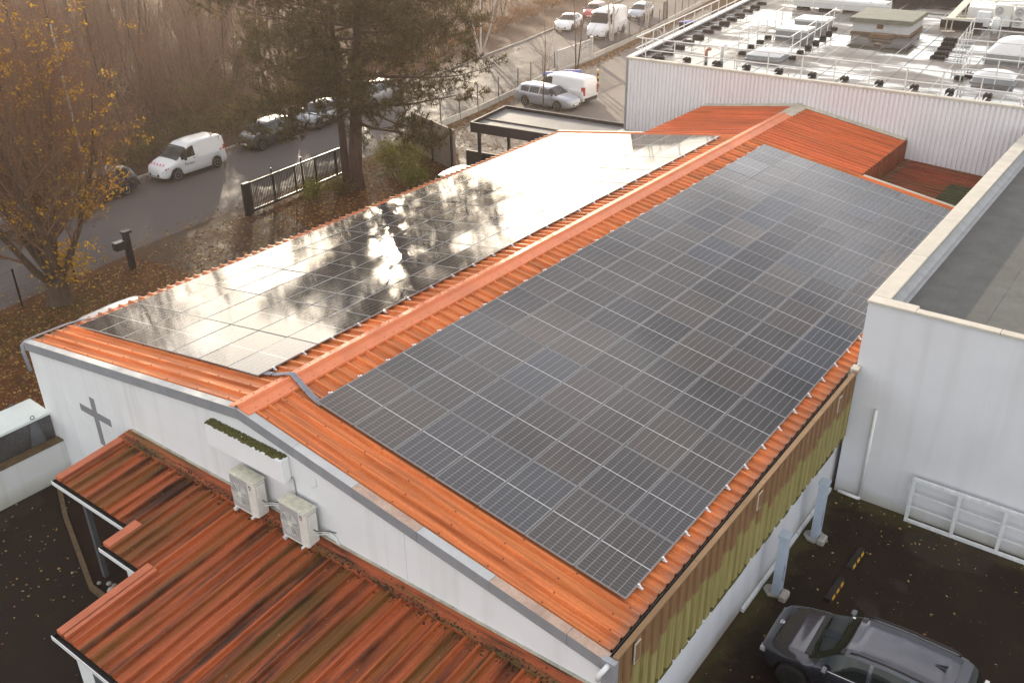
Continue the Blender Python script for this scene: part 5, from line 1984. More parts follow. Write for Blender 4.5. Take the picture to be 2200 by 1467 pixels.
def suv_extra(t, S, kind):
    L = S['L']
    X = lambda v: v - L / 2
    # roof rails, antenna fin, spoiler, chrome line, bonnet badge
    for s in (1, -1):
        m = MB()
        pts = []
        for i in range(12):
            x = 0.62 + i * 0.17
            R_ = CARMESH[kind]
            k = min(range(len(R_['xs'])), key=lambda q: abs(R_['xs'][q] - x))
            r = R_['rings'][k]
            pts.append((X(x), s * (r[9][0] + 0.004), r[9][1] + 0.014 + (0.02 if 0 < i < 11 else 0)))
        m.path(pts, 0.018, 6)
        m.build('roof_rail', 'car_black', t, True)
        m = MB()
        pts = []
        for i in range(14):
            x = 0.70 + i * 0.18
            p = surf(kind, x, 1.0)
            pts.append((X(x), s * (p[0] + 0.006), p[1] + 0.012))
        m.path(pts, 0.011, 5)
        m.build('chrome_strip', 'chrome', t, True)
        # door shut lines
        m = MB()
        for x in (1.25, 2.04, 3.12):
            pp = []
            for q in range(6):
                p = surf(kind, x, 0.18 + 0.80 * q / 5)
                pp.append((X(x), s * (p[0] + 0.002), p[1]))
            m.path(pp, 0.006, 4)
        m.build('door_seam', 'car_black', t)
    m = MB()
    m.prism([(X(0.78), 1.548), (X(1.00), 1.553), (X(0.76), 1.63)], 'y', -0.012, 0.012)
    m.build('antenna_fin', 'car_black', t)
    MB().prism([(X(0.36), 1.435), (X(0.56), 1.500), (X(0.56), 1.516), (X(0.36), 1.462)], 'y', -0.52, 0.52).build('spoiler', 'paint_dark', t)
    m = MB()
    ring = [(X(4.10) + 0.045 * math.cos(a) * 1.0, 0.065 * math.sin(a), 0.935 + 0.045 * math.cos(a) * -0.3 + 0.004) for a in [2 * PI * i / 16 for i in range(17)]]
    m.path(ring, 0.007, 5)
    m.path([(X(4.135), -0.028, 0.926), (X(4.10), 0.0, 0.94), (X(4.065), 0.028, 0.952)], 0.006, 4)
    m.path([(X(4.13), 0.03, 0.926), (X(4.07), -0.01, 0.950)], 0.006, 4)
    m.build('badge', 'chrome', t)
    # bonnet edge creases
    for s in (1, -1):
        m = MB()
        pts = []
        R_ = CARMESH[kind]
        for x in (3.30, 3.5, 3.7, 3.9, 4.05):
            k = min(range(len(R_['xs'])), key=lambda q: abs(R_['xs'][q] - x))
            r = R_['rings'][k]
            pts.append((X(R_['xs'][k]), s * r[9][0] * 0.97, lerp(r[9][1], r[10][1], 0.1) + 0.001))
        m.path(pts, 0.005, 4)
        m.build('bonnet_seam', 'car_black', t)
    # wiper cowl strip at the base of the windscreen
    m = MB()
    m.box(X(3.22), X(3.36), -0.70, 0.70, 1.030, 1.066)
    m.build('scuttle', 'car_black', t)
    for yy in (-0.35, 0.25):
        m = MB()
        m.tube((X(3.30), yy, 1.06), (X(3.18), yy + 0.42, 1.125), 0.008, n=5)
        m.build('wiper', 'car_black', t)
    MB().box(X(2.72), X(2.78), -0.50, -0.45, 1.425, 1.430).build('sticker', 'plate', t)
    # split lamp signatures
    for s in (1, -1):
        m = MB()
        m.box(X(4.17), X(4.30), s * 0.60 - 0.12, s * 0.60 + 0.12, 0.60, 0.63)
        m.box(X(4.17), X(4.30), s * 0.60 - 0.12, s * 0.60 + 0.12, 0.66, 0.685)
        m.build('running_light', 'lamp_clear', t)
    # pale band across the tailgate lamps
    MB().box(X(0.02), X(0.10), -0.80, 0.80, 0.86, 0.96).build('light_bar', 'plate', t)


def van_extra(t, S, kind):
    L, W = S['L'], S['W']
    X = lambda v: v - L / 2
    for s in (1, -1):
        # red and white reflective chevrons
        for (x, z) in ((3.98, 0.80), (4.12, 0.76), (0.42, 1.06), (0.20, 1.08)):
            p = surf(kind, x, 0.85)
            zz = min(z, 1.04)
            q = surf(kind, x, 0.80)
            m = MB()
            m.add([(X(x) - 0.075, s * (q[0] + 0.012), zz - 0.05), (X(x) + 0.035, s * (q[0] + 0.012), zz - 0.05), (X(x) + 0.075, s * (p[0] + 0.012), zz + 0.05), (X(x) - 0.035, s * (p[0] + 0.012), zz + 0.05)], [(0, 1, 2, 3)])
            m.build('chevron', 'sticker_red', t, fix=False)
        o = text3d('lettering', 'Parters', 0.23, (X(2.98 if s > 0 else 2.30), s * (W / 2 + 0.004), 0.72), (PI / 2, 0, PI if s > 0 else 0), 'ink', t, 0.002)
        # cargo panel pressing
        m = MB()
        pts = []
        for (x, z) in ((0.35, 1.50), (1.95, 1.56), (2.05, 1.20), (2.05, 0.7)):
            pts.append((X(x), s * (W / 2 - (0.10 if z > 1.3 else 0.03)), z))
        m.path([(a, b + s * 0.005, c) for a, b, c in pts[2:]], 0.006, 4)
        m.build('door_seam', 'car_black', t)
    for yy in (-0.5, -0.25, 0.0, 0.25, 0.5):
        m = MB()
        m.add([(X(4.02), yy - 0.05, 1.0), (X(4.16), yy + 0.01, 0.945), (X(4.16), yy + 0.09, 0.945), (X(4.02), yy + 0.03, 1.0)], [(0, 1, 2, 3)])
        m.build('chevron', 'sticker_red', t, fix=False)


def heading(x0, y0, x1, y1):
    return math.atan2(y1 - y0, x1 - x0)


# near car park
car('parked_suv', 'suv', 'paint_dark', 'dark grey car at the frame bottom beside the wheel stops', 'car', 12.50, 5.66, PI + 0.02, rim='rim_dark', extra=suv_extra)
car('parked_car', 'hatch', 'paint_silver', 'pale car barely showing at the bottom frame edge', 'car', 12.32, 2.95, PI + 0.0)
# street, from the left
car('delivery_van', 'smallvan', 'paint_white', 'white delivery van with red chevrons parked on the street', 'van', -30.45, 19.75, heading(-29.61, 21.1, -29.48, 18.44), rim='rim', extra=van_extra, spokes=9)
car('parked_car', 'estate', 'paint_black', 'dark blue car behind the yellow-leaved tree, left of the delivery van', 'car', -30.4, 13.9, heading(0, 1, 0.12, 0))
car('parked_car', 'hatch', 'paint_silver', 'silver car at the left frame edge behind the yellow-leaved tree', 'car', -29.9, 7.9, heading(0, 1, 0.12, 0))
car('parked_car', 'hatch', 'paint_green', 'dark green small car parked right behind the delivery van', 'car', -31.2, 26.2, heading(0, 1, 0.08, 0))
car('parked_car', 'hatch', 'paint_silver', 'silver car seen through the pine branches behind the dark green car', 'car', -31.9, 31.4, heading(0, 1, 0.12, 0))
car('parked_car', 'hatch', 'paint_grey', 'grey car on the street mostly hidden by the pine', 'car', -32.9, 37.4, heading(0, 1, 0.15, 0))
car('parked_car', 'sedan', 'paint_white', 'white saloon car parked on the far road before the red car', 'car', -38.2, 70.2, heading(-39.93, 74.78, -37.6, 66.9))
car('parked_car', 'hatch', 'paint_red', 'red car on the far road half hidden behind the white saloon', 'car', -39.6, 77.2, heading(-39.93, 74.78, -37.9, 66.9))
car('parked_van', 'bigvan', 'paint_white', 'tall white van parked on the far road under bare branches', 'van', -33.1, 69.0, heading(-33.4, 72.5, -32.4, 65), spokes=7)
car('parked_car', 'hatch', 'paint_silver', 'silver car on the far road behind the tall white van', 'car', -35.4, 79.5, heading(-33.4, 72.5, -32.2, 65))
# beside the hall and in the rear car park
car('parked_car', 'estate', 'paint_white', 'white vehicle roof showing past the left eave near the conduits', 'car', -14.75, 6.2, PI / 2 + 0.03, spokes=7)
car('parked_car', 'hatch', 'paint_white', 'white car showing past the left eave near the beige screen wall', 'car', -15.0, 25.75, PI / 2 + 0.05)
car('estate_car', 'estate', 'paint_silver', 'silver estate car parked behind the dark canopy', 'car', -22.15, 43.55, heading(-23.57, 42.7, -20.52, 42.74) - 0.02)
car('parked_van', 'midvan', 'paint_white', 'white panel van parked next to the silver estate car', 'van', -22.35, 45.6, PI - 0.04, spokes=7)

# ---------------------------------------------------------------- street furniture, gates and fences
t = thing('intercom_post', 'dark intercom pillar with side box beside the driveway', 'intercom', (-20.8, 9.85, 0.012), 0.05)
MB().cbox(-0.10, 0.10, -0.13, 0.13, 0.0, 1.66, 0.01).build('pillar', 'gate_black', t)
MB().cbox(-0.15, 0.15, -0.17, 0.24, 1.661, 1.76, 0.015).build('cap', 'gate_black', t)
MB().cbox(-0.20, 0.10, -0.62, -0.131, 1.02, 1.36, 0.02).build('letter_box', 'gate_black', t)
MB().box(-0.19, 0.09, -0.60, -0.14, 1.361, 1.375).build('letter_box_lid', 'grey_metal', t)

# black sliding gate
ga, gb = Vector((-21.95, 17.15, 0)), Vector((-22.70, 24.6, 0))
gd = (gb - ga)
GLn = gd.length
t = thing('sliding_gate', 'black barred sliding gate standing open beside the driveway', 'gate', (ga.x, ga.y, 0.012), math.atan2(gd.y, gd.x))
MB().cbox(-0.16, 0.30, -0.10, 0.10, 0.0, 1.66, 0.01).build('gate_post', 'gate_black', t)
MB().box(0.32, GLn, -0.035, 0.035, 1.54, 1.62).build('top_rail', 'gate_black', t)
MB().box(0.32, GLn, -0.05, 0.05, 0.10, 0.22).build('bottom_rail', 'gate_black', t)
bar = MB().box(-0.014, 0.014, -0.014, 0.014, 0.222, 1.538).mesh('bar', 'gate_black')
k = 0
x = 0.42
while x < GLn - 0.05:
    put('bar', bar, t, (x, 0, 0))
    x += 0.112
for x in (1.9, 3.5, 5.1, 6.7):
    MB().box(x - 0.04, x + 0.04, -0.033, 0.033, 0.223, 1.537).build('stile', 'gate_black', t)
for x in (2.2, 4.4):
    MB().box(x - 0.03, x + 0.03, 0.30, 0.36, 0.0, 1.78).build('guide_post', 'gate_black', t)


def mesh_fence(name, label, pts, h, postmat, wire=True, base=False, spacing=2.5, wiremat='gate_black', step=0.10, r=0.004):
    t = thing(name, label, 'fence')
    for (a, b) in zip(pts, pts[1:]):
        A, B = Vector((a[0], a[1], 0)), Vector((b[0], b[1], 0))
        d = B - A
        n = max(1, round(d.length / spacing))
        for k in range(n + (1 if b == pts[-1] else 0)):
            p = A + d * (k / n)
            MB().box(p.x - 0.03, p.x + 0.03, p.y - 0.03, p.y + 0.03, 0, h + 0.06).build('post', postmat, t)
        for k in range(n):
            p, q = A + d * (k / n), A + d * ((k + 1) / n)
            if wire:
                m = MB()
                L = (q - p).length
                c = int(L / step)
                for i in range(1, c):
                    s = p + (q - p) * (i / c)
                    m.tube((s.x, s.y, 0.06), (s.x, s.y, h), r, n=3, cap=False)
                for z in [0.08 + (h - 0.1) * i / 8 for i in range(9)]:
                    m.tube((p.x, p.y, z), (q.x, q.y, z), r * 1.2, n=3, cap=False)
                m.build('wire_panel', wiremat, t, fix=False)
            if base:
                e = d.normalized()
                nn = Vector((-e.y, e.x, 0)) * 0.05
                p2, q2 = p + e * 0.035, q - e * 0.035
                MB().prism([(p2.x + nn.x, p2.y + nn.y), (q2.x + nn.x, q2.y + nn.y), (q2.x - nn.x, q2.y - nn.y), (p2.x - nn.x, p2.y - nn.y)], 'z', 0, 0.42).build('base_slab', 'pale_concrete', t)
    return t


mesh_fence('mesh_fence', 'black wire mesh fence behind the yellow-leaved tree', [(-19.9, -6.5), (-20.5, 0.0), (-21.05, 5.0), (-21.36, 7.53)], 1.62, 'gate_black', spacing=2.55)
mesh_fence('mesh_fence', 'short wire mesh fence between the tree and the intercom pillar', [(-21.36, 7.53), (-21.7, 10.3)], 1.1, 'gate_black', spacing=2.8)
mesh_fence('boundary_fence', 'wire fence on pale concrete slabs along the far road, before the grey gate', [(-24.6, 33.0), (-25.2, 39.5), (-26.2, 45.5), (-27.7, 52.4)], 1.75, 'grey_metal', base=True, spacing=2.6, wiremat='grey_metal', r=0.003, step=0.16)
mesh_fence('boundary_fence', 'wire fence on pale concrete slabs along the far road, beyond the grey gate', [(-28.3, 59.0), (-30.3, 72.5), (-32.2, 81.0), (-35.2, 96.0)], 1.75, 'grey_metal', base=True, spacing=2.6, wiremat='grey_metal', r=0.003, step=0.16)
t = thing('grey_gate', 'pale grey sliding gate of the rear car park at the far road', 'gate', (-27.75, 52.9, 0.012), heading(-27.75, 52.9, -28.25, 58.6))
GL2 = 5.7
MB().box(0, GL2, -0.03, 0.03, 1.62, 1.70).build('top_rail', 'galv', t)
MB().box(0, GL2, -0.06, 0.06, 0.0, 0.20).build('bottom_rail', 'pale_concrete', t)
for x in (0.0, 1.4, 2.8, 4.2, 5.6):
    MB().box(x, x + 0.08, -0.028, 0.028, 0.20, 1.62).build('stile', 'galv', t)
m = MB()
for i in range(57):
    m.box(0.05 + i * 0.1, 0.062 + i * 0.1, -0.012, 0.012, 0.2, 1.62)
for i in range(8):
    m.box(0.05, GL2, -0.010, 0.010, 0.3 + i * 0.17, 0.312 + i * 0.17)
m.build('mesh_infill', 'galv', t)
MB().box(GL2 - 0.02, GL2 + 0.22, -0.12, 0.12, 0.0, 1.9).build('gate_post', 'galv', t)
m = MB()
m.tube((0.05, -0.1, 0.1), (-1.2, -0.15, 3.0), 0.04, n=6)
m.build('slanting_bar', 'white_metal', t)
# wheeled bins
def bin_(x, y, lid, label, rz=0.0):
    t = thing('wheeled_bin', label, 'bin', (x, y, 0.012), rz, 'wheeled bins')
    m = MB()
    m.add([(-0.5, -0.35, 0.15), (0.5, -0.35, 0.15), (0.5, 0.35, 0.15), (-0.5, 0.35, 0.15), (-0.62, -0.5, 1.1), (0.62, -0.5, 1.1), (0.62, 0.45, 1.1), (-0.62, 0.45, 1.1)],
          [(3, 2, 1, 0), (4, 5, 6, 7), (0, 1, 5, 4), (1, 2, 6, 5), (2, 3, 7, 6), (3, 0, 4, 7)])
    m.build('tub', 'car_black', t)
    m = MB()
    m.prism([(-0.55, 1.105), (0.50, 1.105), (0.50, 1.18), (-0.1, 1.26), (-0.55, 1.16)], 'x', -0.66, 0.66)
    m.build('lid', lid, t)
    for (a, b) in ((-0.42, -0.28), (0.42, -0.28), (-0.42, 0.28), (0.42, 0.28)):
        MB().tube((a - 0.03, b, 0.09), (a + 0.03, b, 0.09), 0.09, n=10).build('wheel', 'tyre', t)


bin_(-24.9, 48.0, 'blue_plastic', 'blue-lidded bin behind the white panel van, nearer the estate car', 0.5)
bin_(-24.0, 49.4, 'blue_plastic', 'blue-lidded bin behind the white panel van, nearer the striped bollard', 0.5)
bin_(-27.0, 73.5, 'blue_plastic', 'large blue-lidded bin far behind the corner of the big roof', 1.4)
bin_(-25.6, 76.0, 'yellow_plastic', 'yellow-lidded bin far behind the corner of the big roof', 1.4)
t = thing('striped_bollard', 'yellow and black striped bollard beside the white panel van', 'bollard', (-22.43, 50.48, 0.012))
for k in range(6):
    MB().tube((0, 0, k * 0.2), (0, 0, k * 0.2 + 0.2), 0.085, n=12).build('band', 'ink' if k % 2 == 0 else 'yellow_paint', t, True)
MB().lathe([(0.085, 1.2), (0.06, 1.25), (0.0, 1.27)], 12).build('cap', 'white_pvc', t, True)
# small motorbike by the far fence
t = thing('motorbike', 'small dark motorbike standing by the far fence', 'motorbike', (-33.4, 76.2, 0.012), 1.75)
for x in (-0.62, 0.62):
    m = MB()
    ring = [(x + 0.27 * math.cos(a), 0, 0.30 + 0.27 * math.sin(a)) for a in [2 * PI * i / 16 for i in range(17)]]
    m.path(ring, 0.045, 6)
    m.tube((x, -0.04, 0.30), (x, 0.04, 0.30), 0.07, n=8)
    m.build('wheel', 'tyre', t, True)
m = MB()
m.path([(0.62, 0, 0.30), (0.42, 0, 0.78), (0.34, 0, 0.98)], 0.035, 6)
m.path([(0.40, 0, 0.80), (0.05, 0, 0.55), (-0.2, 0, 0.45), (-0.62, 0, 0.30)], 0.04, 6)
m.build('frame', 'car_black', t, True)
MB().cbox(-0.05, 0.38, -0.12, 0.12, 0.62, 0.84, 0.04).build('tank', 'paint_dark', t)
MB().cbox(-0.62, -0.02, -0.12, 0.12, 0.72, 0.83, 0.03).build('seat', 'car_black', t)
m = MB()
m.path([(0.30, -0.34, 1.02), (0.36, -0.1, 1.0), (0.36, 0.1, 1.0), (0.30, 0.34, 1.02)], 0.018, 6)
m.build('handlebar', 'chrome', t, True)
MB().cbox(-0.12, 0.22, -0.14, 0.14, 0.25, 0.55, 0.03).build('engine', 'grey_metal', t)
# pedestrian gate frame by the far fence
t = thing('pedestrian_gate', 'small dark barred gate in the far fence behind the motorbike', 'gate', (-31.4, 77.0, 0.012), 1.8)
for x in (0, 1.3):
    MB().box(x - 0.04, x + 0.04, -0.04, 0.04, 0, 2.2).build('post', 'gate_black', t)
MB().box(0, 1.3, -0.03, 0.03, 2.14, 2.2).build('top_bar', 'gate_black', t)
for k in range(8):
    MB().box(0.12 + k * 0.15, 0.14 + k * 0.15, -0.01, 0.01, 0.1, 2.14).build('bar', 'gate_black', t)
# bike hoops
for k in range(2):
    t = thing('bike_hoop', ['pale steel bike hoop by the far fence, nearer one', 'pale steel bike hoop by the far fence, farther one'][k], 'bike stand', (-27.9 - 0.3 * k, 69.5 + 1.3 * k, 0.012), 0.2)
    m = MB()
    pts = [(-0.35, 0, 0), (-0.35, 0, 0.6)] + [(0.35 * math.cos(a), 0, 0.6 + 0.3 * math.sin(a)) for a in [PI - PI * i / 8 for i in range(9)]] + [(0.35, 0, 0.6), (0.35, 0, 0)]
    m.path(pts, 0.03, 6)
    m.build('hoop', 'galv', t, True)
t = thing('timber_shed', 'dark timber-boarded enclosure at the far end of the rear car park', 'shed', (-25.6, 82.0, 0.012), 0.1)
for k in range(30):
    MB().box(-3.0 + k * 0.2, -2.81 + k * 0.2, -0.03, 0.03, 0.0, 2.6).build('board', 'wood', t)
MB().box(-3.0, 3.0, -0.06, -0.031, 2.3, 2.45).build('rail', 'wood', t)

# ---------------------------------------------------------------- vegetation
class Plant:
    """grows tapered limbs as thin tubes; wood below min_r goes to the crown"""
    def __init__(s, seed):
        s.r = random.Random(seed)
        s.tv, s.tf = [], []
        s.cv, s.cf = [], []
        s.tips = []

    def seg(s, p, q, r0, r1, n, crown):
        V, F = (s.cv, s.cf) if crown else (s.tv, s.tf)
        dx, dy, dz = q[0] - p[0], q[1] - p[1], q[2] - p[2]
        L = math.sqrt(dx * dx + dy * dy + dz * dz) or 1e-6
        dx, dy, dz = dx / L, dy / L, dz / L
        if abs(dz) < 0.9:
            ax, ay, az_ = dy, -dx, 0.0
        else:
            ax, ay, az_ = 0.0, dz, -dy
        l2 = math.sqrt(ax * ax + ay * ay + az_ * az_) or 1e-6
        ax, ay, az_ = ax / l2, ay / l2, az_ / l2
        bx_, by_, bz_ = dy * az_ - dz * ay, dz * ax - dx * az_, dx * ay - dy * ax
        o = len(V)
        for (c, rr) in ((p, r0), (q, r1)):
            for i in range(n):
                t = 6.28318 * i / n
                ct, st = math.cos(t) * rr, math.sin(t) * rr
                V.append((c[0] + ax * ct + bx_ * st, c[1] + ay * ct + by_ * st, c[2] + az_ * ct + bz_ * st))
        for i in range(n):
            j = (i + 1) % n
            F.append((o + i, o + j, o + n + j, o + n + i))

    def limb(s, p, d, L, r, lev, P):
        R = s.r
        cfg = P[lev]
        ns = cfg.get('ns', 4)
        kids = cfg.get('kids', 0)
        crown = cfg.get('crown', False)
        n = cfg.get('n', 4)
        st = L / ns
        pos = [p]
        dirs = [d]
        for i in range(ns):
            w_ = cfg.get('wob', 0.15)
            d = Vector((d.x + R.uniform(-w_, w_), d.y + R.uniform(-w_, w_), d.z + R.uniform(-w_, w_) + cfg.get('up', 0.0)))
            d.normalize()
            q = p + d * st
            r0 = r * (1 - (i / ns) * (1 - cfg.get('tip', 0.25)))
            r1 = r * (1 - ((i + 1) / ns) * (1 - cfg.get('tip', 0.25)))
            s.seg(p, q, r0, r1, n, crown)
            p = q
            pos.append(p)
            dirs.append(d)
        if lev + 1 >= len(P):
            s.tips.append((p, d))
            return
        for k in range(kids):
            t = cfg.get('from', 0.2) + (1 - cfg.get('from', 0.2)) * (k + R.random()) / kids
            f = min(t * ns, ns - 1e-3)
            i = int(f)
            q = pos[i].lerp(pos[i + 1], f - i)
            dd = dirs[i + 1]
            a = R.uniform(*cfg.get('ang', (0.4, 0.8)))
            h = Vector((R.uniform(-1, 1), R.uniform(-1, 1), R.uniform(-1, 1) * cfg.get('flat', 1.0)))
            h = h - dd * h.dot(dd)
            if h.length < 1e-3:
                h = Vector((1, 0, 0))
            h.normalize()
            nd = (dd * math.cos(a) + h * math.sin(a)).normalized()
            sh = cfg.get('shape', 0.5)
            nl = P[lev + 1]['L'] * (1 - sh * t) * R.uniform(0.75, 1.2)
            rr = r * (1 - t * (1 - cfg.get('tip', 0.25))) * cfg.get('rr', 0.5)
            s.limb(q, nd, nl, max(rr, P[lev + 1].get('rmin', 0.003)), lev + 1, P)


def rawmesh(name, v, f, mat):
    me = bpy.data.meshes.new(name)
    me.from_pydata([tuple(p) for p in v], [], f)
    for m in (mat if isinstance(mat, (list, tuple)) else [mat]):
        me.materials.append(MATS[m])
    return me


def leafquads(R, pts, size, jitter, n_per, flat=False):
    v, f = [], []
    for p in pts:
        for k in range(n_per):
            c = Vector((p[0] + R.gauss(0, jitter), p[1] + R.gauss(0, jitter), p[2] + R.gauss(0, jitter * 0.8)))
            s = size * R.uniform(0.6, 1.3)
            a = Vector((R.uniform(-1, 1), R.uniform(-1, 1), R.uniform(-1, 1))).normalized()
            b = a.orthogonal().normalized()
            o = len(v)
            v += [c - a * s, c + b * s * 0.55, c + a * s, c - b * s * 0.55]
            f.append((o, o + 1, o + 2, o + 3))
    return v, f


def ground_leaves(name, label, n, fn, size, mat, seed, z=0.02):
    R = random.Random(seed)
    v, f = [], []
    for k in range(n):
        p = fn(R)
        if p is None:
            continue
        zz = p[2] if len(p) > 2 else z
        s = size * R.uniform(0.6, 1.4)
        a = R.uniform(0, 2 * PI)
        ca, sa = math.cos(a) * s, math.sin(a) * s
        t1, t2 = R.uniform(0, s * 0.7), R.uniform(0, s * 0.7)
        o = len(v)
        v += [(p[0] - ca, p[1] - sa, zz + t1 * 0.3), (p[0] + sa * 0.6, p[1] - ca * 0.6, zz + t2), (p[0] + ca, p[1] + sa, zz + t1), (p[0] - sa * 0.6, p[1] + ca * 0.6, zz)]
        f.append((o, o + 1, o + 2, o + 3))
    o = put(name, rawmesh(name, v, f, mat))
    return stuff(o, label, 'leaves')


# --- yellow-leaved tree at the left
def autumn_tree():
    base = Vector((-20.2, 6.15, 0))
    t = thing('autumn_tree', 'large multi-stemmed tree with last yellow leaves at the left', 'tree', base)
    p = Plant(11)
    R = p.r
    p.seg(Vector((0, 0, -0.1)), Vector((0, 0, 0.25)), 0.62, 0.46, 12, False)
    p.seg(Vector((0, 0, 0.25)), Vector((0.02, 0.02, 0.9)), 0.46, 0.42, 12, False)
    p.seg(Vector((0.02, 0.02, 0.9)), Vector((0.05, 0.05, 1.5)), 0.42, 0.30, 12, False)
    P = [dict(ns=9, kids=17, wob=0.10, up=0.05, n=7, ang=(0.35, 0.75), rr=0.42, shape=0.35, tip=0.18, **{'from': 0.16}),
         dict(L=3.3, ns=5, kids=10, wob=0.14, up=0.07, n=4, ang=(0.3, 0.7), rr=0.5, shape=0.4, tip=0.3, crown=True, rmin=0.010, **{'from': 0.15}),
         dict(L=1.5, ns=3, kids=6, wob=0.16, up=0.05, n=3, ang=(0.3, 0.7), rr=0.6, shape=0.35, tip=0.4, crown=True, rmin=0.006, **{'from': 0.1}),
         dict(L=0.75, ns=2, wob=0.18, up=0.03, n=3, tip=0.5, crown=True, rmin=0.0045)]
    for k in range(14):
        a = 2 * PI * k / 14 + R.uniform(-0.2, 0.2)
        lean = R.uniform(0.12, 0.75) if k % 3 else R.uniform(0.05, 0.2)
        d = Vector((math.cos(a) * math.sin(lean), math.sin(a) * math.sin(lean), math.cos(lean)))
        p.limb(Vector((0.12 * math.cos(a), 0.12 * math.sin(a), R.uniform(0.7, 1.35))), d, R.uniform(7.0, 9.5), R.uniform(0.10, 0.20), 0, P)
    put('trunk', rawmesh('trunk', p.tv, p.tf, 'bark_brown'), t)
    put('crown', rawmesh('crown', p.cv, p.cf, 'twig'), t)
    tips = [q for q, d in p.tips]
    R.shuffle(tips)
    yel, br = [], []
    for q in tips:
        # leaves have lasted low down and on the side towards the street corner
        prob = 0.95 if q.z < 3.6 else (0.42 if q.z < 5 else 0.06)
        prob *= 1.25 if q.y > 0.0 else 0.6
        if R.random() < prob * 0.55:
            yel.append(q)
        elif R.random() < 0.22:
            br.append(q)
    v, f = leafquads(R, yel, 0.062, 0.11, 9)
    put('leaves', rawmesh('leaves', v, f, 'yellow_leaves'), t)
    v, f = leafquads(R, br, 0.05, 0.15, 3)
    put('leaves', rawmesh('leaves', v, f, 'brown_leaves'), t)
    v, f = leafquads(R, [Vector((R.gauss(0.35, 0.35), R.gauss(0.5, 0.5), R.uniform(0.9, 2.6))) for k in range(150)], 0.08, 0.12, 4)
    put('leaves', rawmesh('leaves', v, f, 'yellow_leaves'), t)


autumn_tree()


# --- the big pine
def pine():
    t = thing('pine_tree', 'big dark spreading pine behind the black sliding gate', 'tree', (-20.6, 23.3, 0))
    p = Plant(5)
    R = p.r
    P = [dict(ns=12, kids=0, wob=0.03, n=12),
         dict(L=6.0, ns=7, kids=12, wob=0.13, up=0.025, n=6, ang=(0.5, 1.0), rr=0.42, shape=0.45, tip=0.15, flat=0.45, **{'from': 0.18}),
         dict(L=2.1, ns=4, kids=9, wob=0.16, up=0.06, n=3, ang=(0.4, 0.9), rr=0.5, shape=0.4, tip=0.3, crown=True, rmin=0.010, flat=0.5, **{'from': 0.15}),
         dict(L=0.75, ns=2, wob=0.2, up=0.10, n=3, tip=0.5, crown=True, rmin=0.006)]
    for (b, lean, H, r0, z0) in ((Vector((0, 0, -0.1)), (0.01, 0.01), 15.5, 0.40, 3.6), (Vector((-0.85, 0.15, -0.1)), (-0.10, 0.06), 12.5, 0.24, 4.4)):
        q = b
        d = Vector((lean[0], lean[1], 1)).normalized()
        ns = 14
        pts = [b]
        rad = [r0 * 1.25]
        for i in range(ns):
            d = Vector((d.x + R.uniform(-0.04, 0.04), d.y + R.uniform(-0.04, 0.04), 1)).normalized()
            q2 = q + d * (H / ns)
            ra = r0 * (1.25 if i == 0 else 1.0) * (1 - 0.85 * i / ns)
            rb = r0 * (1 - 0.85 * (i + 1) / ns)
            p.seg(q, q2, ra, rb, 12, False)
            q = q2
            pts.append(q)
            rad.append(rb)
        nb = 46 if r0 > 0.3 else 26
        for k in range(nb):
            z = z0 + (H - z0 - 0.3) * (k / nb) ** 0.92
            f = (z + 0.1) / H * ns
            i = min(int(f), ns - 1)
            c = pts[i].lerp(pts[i + 1], f - i)
            a = k * 2.39996 + R.uniform(-0.3, 0.3)
            tt = (z - z0) / (H - z0)
            L = (5.2 + 2.6 * math.sin(min(1, tt * 2.2 + 0.25) * PI * 0.5)) * (1 - 0.62 * tt ** 1.5) * R.uniform(0.75, 1.1)
            P[1]['L'] = L
            dz = -0.13 + 0.50 * tt
            dd = Vector((math.cos(a), math.sin(a), dz)).normalized()
            P[2]['L'] = 0.9 + L * 0.24
            p.limb(c, dd, L, 0.05 + 0.055 * (1 - tt) * (1 if r0 > 0.3 else 0.7), 1, P)
    put('trunk', rawmesh('trunk', p.tv, p.tf, 'bark_pine'), t)
    put('branches', rawmesh('branches', p.cv, p.cf, 'bark_pine'), t)
    # needle tufts
    v, f = [], []
    for (q, d) in p.tips:
        for c0, dens in ((q, 12), (q - d * 0.30, 6)):
            for k in range(dens):
                a = Vector((R.gauss(0, 1), R.gauss(0, 1), R.gauss(0, 1)))
                a = (a.normalized() + d * 0.75).normalized()
                L = R.uniform(0.17, 0.32)
                w_ = R.uniform(0.014, 0.024)
                b = a.orthogonal().normalized() * w_
                c = c0 + d * R.uniform(-0.14, 0.10)
                o = len(v)
                v += [c - b, c + b, c + a * L]
                f.append((o, o + 1, o + 2))
    put('crown', rawmesh('crown', v, f, 'pine_needles'), t)
    return len(f)


pine()

# --- bare trees
BARE = {}


def bare_proto(key, seed, H, r0, stems, spread, P, bark, twig):
    p = Plant(seed)
    R = p.r
    for k in range(stems):
        a = 2 * PI * k / max(1, stems) + R.uniform(-0.4, 0.4)
        ln = R.uniform(spread * 0.4, spread) if stems > 1 else spread
        d = Vector((math.cos(a) * math.sin(ln), math.sin(a) * math.sin(ln), math.cos(ln)))
        p.limb(Vector((0.10 * math.cos(a) * (stems > 1), 0.10 * math.sin(a) * (stems > 1), -0.05)), d, H * R.uniform(0.8, 1.05), r0 * R.uniform(0.8, 1.1), 0, P)
    BARE[key] = (rawmesh('trunk', p.tv, p.tf, bark), rawmesh('crown', p.cv, p.cf, twig), p.tips)


